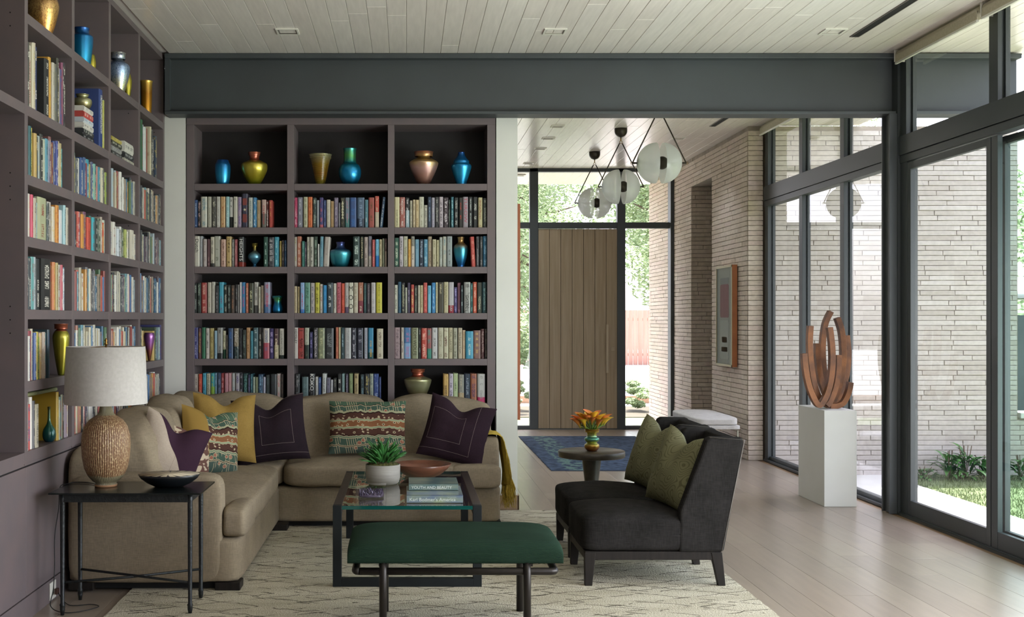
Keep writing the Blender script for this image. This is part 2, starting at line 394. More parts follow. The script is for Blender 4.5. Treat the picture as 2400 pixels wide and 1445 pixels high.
for a, b in ((.95, ex(1241)), (ex(1465), ex(1573))): epane(a, b, .05, ez(535)); epane(a, b, ez(521), HC-.045)
epane(ex(1261), ex(1446), ez(521), HC-.045)
dr = thing('door_1', (ex(1354), YD, 0), kind='structure')
dx0, dx1, dz = ex(1261), ex(1447), ez(536)
MB().box(dx0, dx1, YD+.005, YD+.05, .012, dz).build('core', M('door_core', '4f4233', .7), dr)
dw = (dx1-dx0)/7
for i in range(7):
    MB().box(dx0+i*dw+.0025, dx0+(i+1)*dw-.0025, YD-.012, YD+.006, .012, dz-.004).build('plank', OAK, dr, bevel=.002)
hd = thing('handle', (ex(1421.5), YD-.06, 1)); hd.parent = dr; hd.location -= dr.location
BRONZE = M('bronze_handle', 'a3937a', .45, .2)
MB().box(ex(1418.6), ex(1424.2), YD-.085, YD-.05, ez(873), ez(760)).build('bar', BRONZE, hd, bevel=.003)
MB().box(ex(1420), ex(1423), YD-.055, YD-.01, ez(868), ez(865)).box(ex(1420), ex(1423), YD-.055, YD-.01, ez(768), ez(765)).build('standoff', BRONZE, hd)
MB().box(ex(1432), ex(1440), YD-.022, YD-.01, ez(822), ez(813)).build('lock_plate', BRONZE, dr, bevel=.002)
MB().box(ex(1261), ex(1447), YD-.02, YD+.05, 0, .011).build('threshold', MET, dr)

# ---- brick walls
CH = .0514
def brick_src(i):
    r = random.Random(i); mb = MB(); v = []; nx = 4
    # unit brick: x 0..1, z 0..1, front at y = -1 with a chipped, uneven face
    for z in (0, 1): v += [(0,0,z), (1,0,z)]
    fr = []
    for j in range(2):
        for k in range(nx+1):
            u = k/nx; fr.append((u, -.93+r.uniform(-.04, .04), j+(r.uniform(-.03, .03))))
    mid = [(min(.994, max(.006, k/nx)), -1.0+r.uniform(-.10, .10), .09) for k in range(nx+1)]+[(min(.994, max(.006, k/nx)), -1.0+r.uniform(-.10, .10), .91) for k in range(nx+1)]
    v += fr+mid; b0 = 4; m0 = 4+2*(nx+1); n = nx+1; f = []
    for k in range(nx):
        f += [(b0+k, b0+k+1, m0+k+1, m0+k), (m0+k, m0+k+1, m0+n+k+1, m0+n+k), (m0+n+k, m0+n+k+1, b0+n+k+1, b0+n+k)]
    f += [(0, 1)+tuple(reversed(range(b0, b0+n))), (3, 2)+tuple(range(b0+n, b0+2*n)), (0, b0, m0, m0+n, b0+n, 2), (1, 3, b0+2*n-1, m0+2*n-1, m0+n-1, b0+n-1)]
    return v, f
BS = [brick_src(i) for i in range(5)]
def brick_meshes(mat):
    out = []
    for v, f in BS:
        me = bpy.data.meshes.new('brick'); me.from_pydata(v, [], f); me.materials.append(mat); out.append(me)
    return out
def lay(spans_of, z0, z1, seed, lens):
    """yields (u0, u1, z) for every brick; spans_of(z) gives the solid stretches of the wall at that height"""
    r = random.Random(seed); i = 0
    z = z0
    while z+CH*.9 <= z1+.001:
        for (a, b) in spans_of(z+CH/2):
            u = a-r.random()*lens[0]*.9 if b-a > .5 else a-(0 if i % 2 else .0)
            while u < b:
                l = r.choice(lens) if b-a > .3 else ((b-a)*(1 if i % 2 else .7))
                a2, b2 = max(u, a), min(u+l, b)
                if b-b2 < .05: b2 = b
                if a2-a < .05: a2 = a
                if b2-a2 > .03: yield a2, b2, z
                u = max(b2, u+l)
        z += CH; i += 1
def brick_face(parent, mat, origin, rz, bricks, score, limit, depth=.014):
    """origin + rz map wall coordinates (u, z) to the world; nearest bricks are objects, the rest one joined part"""
    mes = brick_meshes(mat); r = random.Random(11)
    rot = Matrix.Rotation(rz, 4, 'Z'); lst = []
    for (a, b, z) in bricks:
        p = Vector(origin)+rot @ Vector((a+.002, 0, z+.003)); lst.append((score((a+b)/2, z), p, b-a-.004))
    lst.sort(key=lambda t: -t[0]); rest = MB()
    for i, (s_, p, l) in enumerate(lst):
        d = depth*(1+r.uniform(-.16, .16)); sc3 = (l, d, CH-.0062)
        if i < limit:
            place('brick', mes[i % 5], parent, p, sc3, rz)
        else:
            v, f = BS[i % 5]
            rest.add([p+rot @ Vector((q[0]*sc3[0], q[1]*sc3[1], q[2]*sc3[2])) for q in v], f)
    if rest.v: rest.build('bricks', mat, parent)['kind'] = 'stuff'
    return
# hall wall, face looks towards -X; opening between Y 13.5 and 14.47 up to z 3.08
wr = struct(MB().box(3.53, 3.66, 12.10, 13.5, 0, HC).box(3.53, 3.66, 14.495, 17.0, 0, HC).box(3.53, 3.66, 13.5, 14.47, 3.084, HC), 'wall_right', MORTAR)
def sp_in(z):
    # wall coordinate u runs from Y 17.0 (u = 0) towards the camera (u = 4.92)
    return [(0, 2.53), (3.5, 4.90)] if z < 3.08 else [(0, 4.90)]
br = list(lay(sp_in, 0, HC-.01, 5, (.41, .30, .55)))
brick_face(wr, BRICK, (3.526, 17.0, 0), R(-90), br, lambda u, z: u, 255)
end = list(lay(lambda z: [(0, .155)], 0, HC-.01, 6, (.16,)))
we = struct(MB().box(3.522, 3.66, 12.086, 12.10, 0, HC), 'wall_end', MORTAR)
brick_face(we, BRICK, (3.514, 12.09, 0), 0, end, lambda u, z: 1, 300, .015)
# far side of the opening and the dark passage behind it
wq = struct(MB().box(3.66, 4.6, 14.49, 14.6, 0, HC).box(4.5, 4.6, 13.4, 14.5, 0, HC).box(3.66, 4.6, 13.3, 13.4, 0, HC).box(3.66, 4.6, 13.3, 14.6, 3.084, 3.2), 'wall_passage', MORTAR)
rv = list(lay(lambda z: [(0, 1.0)], 0, 3.08, 9, (.41, .30)))
brick_face(wq, BRICK, (3.508, 14.492, 0), 0, rv, lambda u, z: -u, 150)
struct(MB().box(3.5, 4.6, 13.3, 14.5, -.05, .0), 'floor_passage', FLOOR)
# outdoor wall, face looks towards the camera
wo = struct(MB().box(3.70, 6.30, 12.10, 12.3, -.2, HC).box(6.30, 12, 12.10, 12.3, -.2, .43), 'wall_outside', MORTAR)
bo = list(lay(lambda z: [(0, 2.56)] if z > .43 else [(0, 5.2)], -.154, HC-.005, 8, (.47, .60, .36)))
brick_face(wo, BRICKO, (3.73, 12.10, 0), 0, bo, lambda u, z: -abs(z-.9)-.15*u, 300)
struct(MB().box(6.31, 12, 12.05, 12.35, .435, .49), 'coping', PATIO)

# ---- ceiling fittings
WHT = M('white_trim', 'd8d5cc', .5); LENS = M('dim_lamp_recess', 'a09c92', .4, .2); DK = M('dark_grey_metal', '6b6560', .5, .4)  # DK: darker grey metal for left baffles and slot edge strips
def downlight(x, y, lab, g, s=.077):
    t = thing('recessed_light', (x, y, HC-.004), lab, 'light', g); z = HC
    m = MB(); a = s; b = s-.013
    m.box(x-a, x+a, y-a, y-b, z-.008, z+.004).box(x-a, x+a, y+b, y+a, z-.008, z+.004).box(x-a, x-b, y-b, y+b, z-.008, z+.004).box(x+b, x+a, y-b, y+b, z-.008, z+.004)
    m.build('trim_ring', WHT, t)
    c = b-.022
    MB().add([(x-b,y-b,z-.006),(x+b,y-b,z-.006),(x+b,y+b,z-.006),(x-b,y+b,z-.006),(x-c,y-c,z+.0105),(x+c,y-c,z+.0105),(x+c,y+c,z+.0105),(x-c,y+c,z+.0105)],
             [(0,1,5,4),(1,2,6,5),(2,3,7,6),(3,0,4,7),(4,5,6,7)]).build('baffle', LENS if x > 0 else DK, t)
downlight(-.822, 8.107, 'square recessed ceiling light above the sofa, nearest the wall bookcase', 'recessed lights before the beam')
downlight(1.023, 8.107, 'square recessed ceiling light above the coffee table, middle of three before the beam', 'recessed lights before the beam')
downlight(2.945, 8.107, 'square recessed ceiling light beside the black ceiling slot, before the beam', 'recessed lights before the beam')
for y, lab in ((12.08, 'small recessed hall ceiling light closest to the beam, left of the pendants'), (12.88, 'small recessed hall ceiling light, second from the beam, left of the pendants'),
               (13.65, 'small recessed hall ceiling light, third from the beam, left of the pendants'), (14.95, 'small recessed hall ceiling light just inside the entry wall')):
    downlight(1.555, y, lab, 'recessed lights of the hall ceiling', .068)
downlight(2.99, 12.88, 'small recessed hall ceiling light between the pendants and the brick wall', 'recessed lights of the hall ceiling', .068)
for k_, (x_, y_) in enumerate(((1.555, 12.08), (1.555, 12.88), (1.555, 13.65), (1.555, 14.95), (2.99, 12.88), (1.555, 11.2), (2.99, 11.2))):   # added fill lights to brighten the hall floor; some spots have no fitting
    a_ = area('recessed_fill_light', (x_, y_, HC-.012), (0, 0.001, -1), .09, .09, 3.6, (.84, .9, 1))
downlight(1.57, 16.2, 'small recessed light in the porch soffit outside the entry', 'recessed lights of the hall ceiling', .068)
for a, b, lab in ((4.5, 8.25, 'long black linear air slot in the ceiling before the beam'), (9.3, 12.08, 'black linear air slot in the hall ceiling behind the beam')):
    t = thing('air_slot', (3.15, a, HC), lab, 'vent', 'linear ceiling slots')
    MB().box(3.125, 3.175, a, b, HC-.004, HC+.004).build('slot', BLACK, t)
    m = MB().box(3.117, 3.125, a, b, HC-.006, HC+.004).box(3.175, 3.183, a, b, HC-.006, HC+.004).box(3.117, 3.183, b, b+.01, HC-.006, HC+.004); m.build('edge_strip', DK, t)

# ---- outdoors
struct(MB().box(3.74, 4.94, -2, 12.1, -.25, -.15), 'ground_patio', PATIO)
struct(MB().box(4.94, 26, -8, 12.1, -.25, -.155).box(3.7, 40, 12.3, 44, -.3, -.2), 'ground_lawn', LAWN)
struct(MB().box(-30, 4.0, -40, .4, -.3, -.2), 'ground_terrace', PATIO)
struct(MB().box(-12, 3.25, 16.9, 19.0, -.25, -.14).box(3.25, 12, 17.4, 19.0, -.25, -.14), 'ground_front_lawn', LAWN)
struct(MB().box(3.25, 3.68, 15.62, 17.4, -.25, -.12).box(-6, 3.25, 15.66, 16.9, -.25, -.12).box(-12, 12, 21.4, 22.5, -.25, -.16), 'path', PATIO)  # the box along the entry is unseen paving, added to bounce light indoors
struct(MB().box(-12, 12, 19.0, 21.4, -.25, -.13), 'ground_flower_bed', EARTH)
struct(MB().box(-12, 14, 22.5, 22.75, -.25, -.02), 'kerb', M('brown_kerb', '8c6d55', .8))
struct(MB().box(-30, 30, 22.75, 60, -.25, -.10), 'driveway', M('white_driveway', 'bdbbb6', .8))
struct(MB().box(-2, 5, 15.5, 15.66, -.2, -.01), 'porch_edge', PATIO)
fn = thing('garden_fence', (8, 40, -.1), 'reddish wooden board fence across the white driveway', 'fence')
RW = M('red_cedar_board', 'b08070', .7, 0, 'c09080', 2, (6, 6, .3))
fme2 = board_mesh('fence_board', 1, 1, .03, RW)
for i in range(40):
    x = 3.6+i*.165; MB().box(x, x+.155, 40, 40.03, -.1, 1.76).build('board', RW, fn)
MB().box(3.5, 10.3, 40.04, 40.1, .2, .3).box(3.5, 10.3, 40.04, 40.1, 1.4, 1.5).build('rail', RW, fn)

# grass blades on the near lawn
g = MB(); rg = random.Random(21)
for i in range(16000):
    x = 4.95+rg.random()**1.3*3.2; y = 8.2+rg.random()*3.8; a = rg.random()*6.28; h = rg.uniform(.015, .04); c, s = math.cos(a)*.004, math.sin(a)*.004
    g.add([(x-c, y-s, -.156), (x+c, y+s, -.156), (x+rg.uniform(-.015, .015), y+rg.uniform(-.015, .015), -.155+h)], [(0, 1, 2)])
tag(g.build('grass', M('grass_blade', '6c7a4e', .8, 0, '84926a', 8)), 'short green lawn grass beside the white paving outside the glass wall', 'grass', kind='stuff')

def leaf_cloud(mb, c, rad, n, size, rnd, hollow=.35):
    for _ in range(n):
        d = Vector((rnd.gauss(0, 1), rnd.gauss(0, 1), rnd.gauss(0, 1))).normalized()*(hollow+(1-hollow)*rnd.random()**.6)
        p = Vector((c[0]+d.x*rad[0], c[1]+d.y*rad[1], c[2]+d.z*rad[2]))
        a = Vector((rnd.gauss(0, 1), rnd.gauss(0, 1), rnd.gauss(0, .6))).normalized(); b = a.orthogonal().normalized()
        s = size*rnd.uniform(.6, 1.3); n_ = a.cross(b)*s*.12
        mb.add([p-a*s, p-b*s*.38+n_, p+a*s, p+b*s*.38+n_], [(0, 1, 2, 3)])
def tree(name, x, y, zb, h, spread, nclump, nleaf, size, label, seed, mat=LEAF, trunk=True, cat='tree', group='trees around the house', low=.25):
    rnd = random.Random(seed); t = thing(name, (x, y, zb), label, cat, group); fo = MB(); br_ = MB()
    if trunk: br_.tube([(x, y, zb), (x+.1, y, zb+h*.3), (x-.05, y+.1, zb+h*.6), (x, y, zb+h*.85)], [h*.03, h*.024, h*.015, h*.005], 8)
    for k in range(nclump):
        a = rnd.random()*6.28; rr = spread*rnd.random()**.5; zz = zb+h*(low+(1-low)*rnd.random())
        rr *= math.sin(max(.25, min(1, (zb+h*1.08-zz)/(h*.6)))*math.pi/2)
        c = (x+math.cos(a)*rr, y+math.sin(a)*rr, zz)
        if trunk: br_.tube([(x, y, zb+h*.3+rnd.random()*h*.3), ((x+c[0])/2, (y+c[1])/2, (zb+h*.4+zz)/2+.1), c], [h*.01, h*.006, h*.002], 5)
        leaf_cloud(fo, c, (spread*.36, spread*.36, h*.13), nleaf, size, rnd)
    fo.build('foliage', mat, t)
    if trunk: br_.build('trunk', BARK, t)
    return t
tree('tree', 6.6, 27, -.1, 8.5, 2.8, 34, 1100, .075, 'leafy green tree above the entry door, behind the pendants', 1, low=.36)
tree('tree', 1.6, 29, -.1, 9, 2.6, 34, 1100, .075, 'leafy tree seen at the hall side of the entry door', 2, low=.1)
tree('tree', 13.6, 46, -.1, 13, 4.6, 36, 1000, .13, 'broad pale green tree rising behind the reddish fence', 3, low=.22)
tree('tree', 4.6, 53, -.1, 14, 3.9, 36, 1000, .13, 'tall tree behind the entry, partly behind the front door', 4, low=.22)
tree('shrub', 2.0, 20.2, -.12, 1.9, .55, 10, 300, .05, 'tall shrub filling the narrow glass strip beside the front door', 5, trunk=False, cat='shrub', group='shrubs by the entry', low=.1)
for i, x in enumerate((3.95, 4.75, 1.85)):
    tree('shrub', x, 20.3, -.15, .50, .36, 7, 300, .035, ('low green shrub at the foot of the reddish fence view', 'low green shrub beside the outdoor end of the brick wall', 'low shrub left of the front door threshold')[i], 6+i, trunk=False, cat='shrub', group='shrubs by the entry')
tree('tree', 13.5, 20, -.15, 7, 3.2, 34, 420, .13, 'green garden tree beyond the low brick wall past the sliding glass', 9, low=.1)
tree('tree', 16.5, 11, -.15, 7.5, 3.2, 26, 300, .15, 'garden tree across the lawn outside the glass wall', 10)
gw = MB().box(6.6, 13, 14.2, 14.6, -.2, 1.5); tag(gw.build('garden_wall', M('dark_grey_screen', '4a5458', .7, 0, '535d60', 3)), kind='structure')
pr = thing('garden_parasol', (8.1, 15.8, -.15), 'white garden parasol beyond the dark garden wall past the sliding glass', 'parasol')
MB().lathe([(1.0, 1.72), (.5, 1.88), (.02, 2.06)], (8.1, 15.8, 0), 8).build('canopy', WHT, pr); MB().tube([(8.1, 15.8, -.15), (8.1, 15.8, 2.1)], .025).build('pole', WHT, pr)

# leafy plants at the foot of the outdoor wall
def leaf_blade(mb, base, yaw, tilt, l, w, curl=.4, m=0):
    n = 5; vs = []; fs = []
    d = Vector((math.cos(yaw), math.sin(yaw), 0)); s = Vector((-math.sin(yaw), math.cos(yaw), 0)); p = Vector(base); a = tilt
    for i in range(n+1):
        t = i/n; ww = w*math.sin(math.pi*min(.98, t*.9+.1))**.8
        vs += [p-s*ww+Vector((0, 0, ww*.3)), p, p+s*ww+Vector((0, 0, ww*.3))]
        st = d*math.cos(a)+Vector((0, 0, math.sin(a))); p = p+st*(l/n); a -= curl/n
    for i in range(n):
        for k in (0, 1): fs.append((i*3+k, i*3+k+1, i*3+3+k+1, i*3+3+k))
    return mb.add(vs, fs, m, True)
for i, (px, hh) in enumerate(((2165, .16), (2225, .36), (2262, .42), (2305, .30), (2392, .3))):
    p = at(px, 1118, 11.75); rnd = random.Random(40+i); t = thing('leafy_plant', (p.x, 11.75, -.155),
        ('low leafy plant at the foot of the outdoor brick wall nearest the patio', 'leafy green plant against the outdoor brick wall, second from the patio', 'tallest leafy plant against the outdoor brick wall',
         'leafy plant by the outdoor brick wall just before the sliding door stile', 'leafy plant seen through the tinted sliding glass')[i], 'plant', 'plants along the outdoor brick wall')
    mb = MB()
    for k in range(34):
        a = rnd.random()*6.28; r_ = rnd.random()*.1
        leaf_blade(mb, (p.x+math.cos(a)*r_, 11.75+math.sin(a)*r_*.6, -.15+rnd.random()*hh*.6), a, rnd.uniform(.2, 1.2), hh*rnd.uniform(.35, .6), .022, 1.3)
    mb.build('foliage', LEAFD, t)
    st = MB()
    for k in range(6): st.tube([(p.x, 11.75, -.16), (p.x+rnd.uniform(-.08, .08), 11.75+rnd.uniform(-.05, .05), -.15+hh*.8)], .004, 5)
    st.build('stem', BARK, t)
# ================================================================ BOOKCASES
SH = [(2.879, 2.928), (2.434, 2.484), (2.101, 2.151), (1.801, 1.851), (1.450, 1.498), (1.099, 1.149), (.757, .811)]
# built-in along the left wall: front edges in the plane X = -1.83, bays run away from the camera
lb = thing('bookcase', (-2.0, 6.5, 0), 'tall mauve built-in bookcase along the side wall behind lamp and sofa', 'bookcase')
UY = [(4.80, 4.847), (5.623, 5.670), (6.419, 6.467), (7.213, 7.261), (8.014, 8.060), (8.83, 8.872)]
for a, b in UY: MB().box(-2.18, XL, a, b, .75, 3.40).build('upright', MAUVE, lb, bevel=.0015)
for i in range(1, 5):
    for z0, z1 in SH[1:]: MB().box(-2.18, XL-.001, UY[i][1], UY[i+1][0], z0, z1).build('shelf', MAUVE, lb, bevel=.0015)
    z0, z1 = SH[0]
    MB().box(-2.18, XL-.001, UY[i][1], UY[i+1][0], z0, z1).build('shelf', MAUVE, lb, bevel=.0015)
MB().box(-2.18, XL-.001, UY[0][1], UY[1][0], SH[1][0], SH[1][1]).build('shelf', MAUVE, lb)
MB().box(-2.18, XL-.001, UY[0][1], UY[1][0], SH[6][0], SH[6][1]).build('shelf', MAUVE, lb)
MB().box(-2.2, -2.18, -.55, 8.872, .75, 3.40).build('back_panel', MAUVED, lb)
MB().box(-2.2, XL, -.55, 8.872, 3.40, 3.438).build('top_fascia', MAUVE, lb)
MB().box(-2.2, XL-.004, -.55, 8.872, .745, .80).build('counter_edge', MAUVE, lb)
MB().box(-2.2, XL-.012, -.55, 8.872, .0, .745).build('base_body', BLACK, lb)
for a, b in ((2.4, 3.197), (3.2, 3.997), (4.0, 4.8), (4.803, 5.64), (5.643, 6.44), (6.443, 7.24), (7.243, 8.04), (8.043, 8.87)):
    MB().box(XL-.013, XL, a, b, .118, .738).build('door', MAUVE, lb, bevel=.002)
MB().box(XL-.013, XL+.002, -.55, 8.872, .0, .113).build('toe_board', MAUVE, lb)
ph = MB()
for i in (0, 1, 2, 3, 4):
    yy = UY[i+1][0]-.0004
    for z in [1.0+.064*k for k in range(37)]:
        if any(abs(z-s[0]) < .08 for s in SH[::2]): ph.add([(-1.90+.004*math.cos(t*1.05), yy, z+.004*math.sin(t*1.05)) for t in range(6)], [tuple(range(6))])
ph.build('shelf_pin_holes', BLACK, lb)['kind'] = 'stuff'
# built-in on the far wall
bb = thing('bookcase', (-.5, YP, 0), 'mauve three-bay built-in bookcase on the far wall behind the sofa', 'bookcase')
s9 = YP/F
def bx(px): return (px-CX)*s9
BXS = [(437, 455), (673, 689), (909, 924), (1142, 1161)]
for a, b in BXS: MB().box(bx(a), bx(b), YP+.001, 9.30, .0, 2.9335).build('upright', MAUVE, bb, bevel=.0015)
MB().box(bx(437), bx(1161), YP, 9.30, 2.934, 2.985).build('top_fascia', MAUVE, bb, bevel=.0015)
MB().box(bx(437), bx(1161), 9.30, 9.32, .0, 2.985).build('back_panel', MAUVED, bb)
for i in range(3):
    for z0, z1 in SH[1:]: MB().box(bx(BXS[i][1])+.001, bx(BXS[i+1][0])-.001, YP+.002, 9.30, z0, z1).build('shelf', MAUVE, bb, bevel=.0015)
MB().box(bx(437), bx(1161), YP+.001, YP+.02, .0, .755).build('base_panel', MAUVE, bb)

# ---------------------------------------------------------------- books
def book_material():
    m, n, L, b = new_mat('printed_book_cover')
    at_c = n.new('ShaderNodeAttribute'); at_c.attribute_name = 'cover'
    at_i = n.new('ShaderNodeAttribute'); at_i.attribute_name = 'ink'
    at_l = n.new('ShaderNodeAttribute'); at_l.attribute_name = 'low'
    at_p = n.new('ShaderNodeAttribute'); at_p.attribute_name = 'suv'      # u across the spine, v up the spine, seed
    sx = n.new('ShaderNodeSeparateXYZ'); L.new(at_p.outputs['Vector'], sx.inputs[0])
    u, v, sd = sx.outputs
    low = math_n(n, 'LESS_THAN', v, at_l.outputs['Alpha'], L)
    base = mixc(n, L, low, at_c.outputs['Color'], at_l.outputs['Color'])
    # faint cover mottling
    vn = n.new('ShaderNodeCombineXYZ'); L.new(math_n(n, 'MULTIPLY', u, 2.5, L), vn.inputs[0]); L.new(math_n(n, 'MULTIPLY', v, 7., L), vn.inputs[1]); L.new(sd, vn.inputs[2])
    n1 = n.new('ShaderNodeTexNoise'); n1.inputs['Scale'].default_value = 1.4; n1.inputs['Detail'].default_value = 3; L.new(vn.outputs[0], n1.inputs[0])
    mr = n.new('ShaderNodeMapRange'); mr.inputs[1].default_value = .56; mr.inputs[2].default_value = .70; mr.inputs[3].default_value = 0; mr.inputs[4].default_value = .45; L.new(n1.outputs[0], mr.inputs[0])
    pic = math_n(n, 'MULTIPLY', mr.outputs[0], math_n(n, 'GREATER_THAN', math_n(n, 'FRACT', math_n(n, 'MULTIPLY', sd, 7.31, L), None, L), .55, L), L)
    base = mixc(n, L, pic, base, at_i.outputs['Color'])
    # lettering: small marks in a column up the spine
    vl = n.new('ShaderNodeCombineXYZ'); L.new(math_n(n, 'MULTIPLY', u, 5., L), vl.inputs[0]); L.new(math_n(n, 'MULTIPLY', v, 62., L), vl.inputs[1]); L.new(sd, vl.inputs[2])
    n2 = n.new('ShaderNodeTexNoise'); n2.inputs['Scale'].default_value = 1.; n2.inputs['Detail'].default_value = 1; L.new(vl.outputs[0], n2.inputs[0])
    let = math_n(n, 'GREATER_THAN', n2.outputs[0], .49, L)
    cu = math_n(n, 'ABSOLUTE', math_n(n, 'SUBTRACT', u, .5, L), None, L)
    hw = math_n(n, 'ADD', math_n(n, 'MULTIPLY', math_n(n, 'FRACT', math_n(n, 'MULTIPLY', sd, 3.7, L), None, L), .14, L), .13, L)
    inb = math_n(n, 'LESS_THAN', cu, hw, L)
    # two runs of words and an imprint mark
    wv_ = n.new('ShaderNodeCombineXYZ'); L.new(math_n(n, 'MULTIPLY', v, 3.1, L), wv_.inputs[1]); L.new(math_n(n, 'ADD', sd, 20., L), wv_.inputs[2])
    n3 = n.new('ShaderNodeTexNoise'); n3.inputs['Scale'].default_value = 1.5; n3.inputs['Detail'].default_value = 0; L.new(wv_.outputs[0], n3.inputs[0])
    run = math_n(n, 'GREATER_THAN', n3.outputs[0], .46, L)
    rng = math_n(n, 'MULTIPLY', math_n(n, 'GREATER_THAN', v, .06, L), math_n(n, 'LESS_THAN', v, .94, L), L)
    on = math_n(n, 'MULTIPLY', math_n(n, 'MULTIPLY', let, inb, L), math_n(n, 'MULTIPLY', run, rng, L), L)
    on = math_n(n, 'MULTIPLY', on, math_n(n, 'MULTIPLY', at_i.outputs['Alpha'], .85, L), L)
    L.new(mixc(n, L, on, base, at_i.outputs['Color']), b.inputs['Base Color'])
    b.inputs['Roughness'].default_value = .42; b.inputs['Specular IOR Level'].default_value = .4
    return m
BOOKM = book_material()
PAGES = M('book_pages', 'c9c0a8', .8, 0, 'b8ae96', 90, (1, 1, 1))
def soften(c, k=.10): g_ = sum(c)/3; return [x*(1-k)+(g_*.6+.22)*k for x in c]
def book_geo(t, h, d):
    prof = [(0, d), (0, .006), (.22*t, .0), (.78*t, .0), (t, .006), (t, d)]
    n = 6; k = min(.003, t*.2)
    inner = [(k, d-.003), (k, .008), (.25*t, .006), (.75*t, .006), (t-k, .008), (t-k, d-.003)]
    v = [(x, y, 0) for x, y in prof]+[(x, y, h) for x, y in prof]+[(x, y, h) for x, y in inner]+[(x, y, h-.005) for x, y in inner]
    f = []; mi = []
    for i in range(n):
        j = (i+1) % n
        f.append((i, j, j+n, i+n)); mi.append(1 if i == n-1 else 0)
        f.append((i+n, j+n, j+2*n, i+2*n)); mi.append(0)
        f.append((i+2*n, j+2*n, j+3*n, i+3*n)); mi.append(0)
    f.append(tuple(range(n-1, -1, -1))); mi.append(0); f.append(tuple(range(3*n, 4*n))); mi.append(1)
    us = [-1, 0, .22, .78, 1, 2]
    suv = [(us[i % n], (0 if k2 < n else 1)) for k2 in range(4*n) for i in (k2,)]
    return v, f, mi, suv
ALB = 1.0
class BookBatch:
    def __init__(s): s.v = []; s.f = []; s.m = []; s.cov = []; s.ink = []; s.low = []; s.suv = []
    def add(s, mat4, geo, cov, ink, low, inka, seed):
        v, f, mi, suv = geo; n = len(s.v)
        for (x, y, z), (u, w_) in zip(v, suv):
            s.v.append(tuple(mat4 @ Vector((x, y, z)))); s.cov += [*cov, 1]; s.ink += [*ink, inka if 0 <= u <= 1 else 0]; s.low += [*low[0], low[1]]
            s.suv += [u, w_, seed]
        s.f += [[i+n for i in q] for q in f]; s.m += mi
    def build(s, name, parent=None, loc=None, mats=None):
        me = bpy.data.meshes.new(name); me.from_pydata(s.v, [], s.f); me.materials.append(BOOKM); me.materials.append(PAGES)
        me.polygons.foreach_set('material_index', s.m)
        for nm, dat in (('cover', s.cov), ('ink', s.ink), ('low', s.low)):
            a = me.attributes.new(nm, 'FLOAT_COLOR', 'POINT'); a.data.foreach_set('color', dat)
        a = me.attributes.new('suv', 'FLOAT_VECTOR', 'POINT'); a.data.foreach_set('vector', s.suv)
        o = bpy.data.objects.new(name, me); COL.objects.link(o)
        if loc is not None: o.location = loc
        return o
PAL = {'white': 'd8d6d0', 'cream': 'c4bca2', 'tan': 'b08c62', 'brown': '5a4030', 'black': '141618', 'charcoal': '3a3c40', 'grey': '8a8c90', 'red': 'a8342c', 'dark red': '5a2028', 'pink': 'b85a68',
       'pale pink': 'b89490', 'orange': 'c8662c', 'yellow': 'c0b028', 'olive': '7a7e58', 'pale green': 'a4ac90', 'green': '2e7050', 'dark green': '1c3028', 'teal': '2a8a98', 'dark teal': '1c4a54',
       'pale blue': '8ab0c0', 'blue': '2874a8', 'dark blue': '24386a', 'navy': '1a2036', 'purple': '402a68', 'lilac': '9488a4', 'mustard': 'c89030'}
PALR = {k: [int(v[i:i+2], 16) for i in (0, 2, 4)] for k, v in PAL.items()}
def colname(h):
    c = [int(h[i:i+2], 16) for i in (0, 2, 4)]
    return min(PALR, key=lambda k: sum((a-b)**2 for a, b in zip(PALR[k], c)))
ORD = ['', 'first', 'second', 'third', 'fourth', 'fifth', 'sixth', 'seventh', 'eighth', 'ninth', 'tenth', 'eleventh', 'twelfth', 'thirteenth', 'fourteenth', 'fifteenth', 'sixteenth',
       'seventeenth', 'eighteenth', 'nineteenth', 'twentieth', 'twenty-first', 'twenty-second', 'twenty-third', 'twenty-fourth', 'twenty-fifth', 'twenty-sixth']
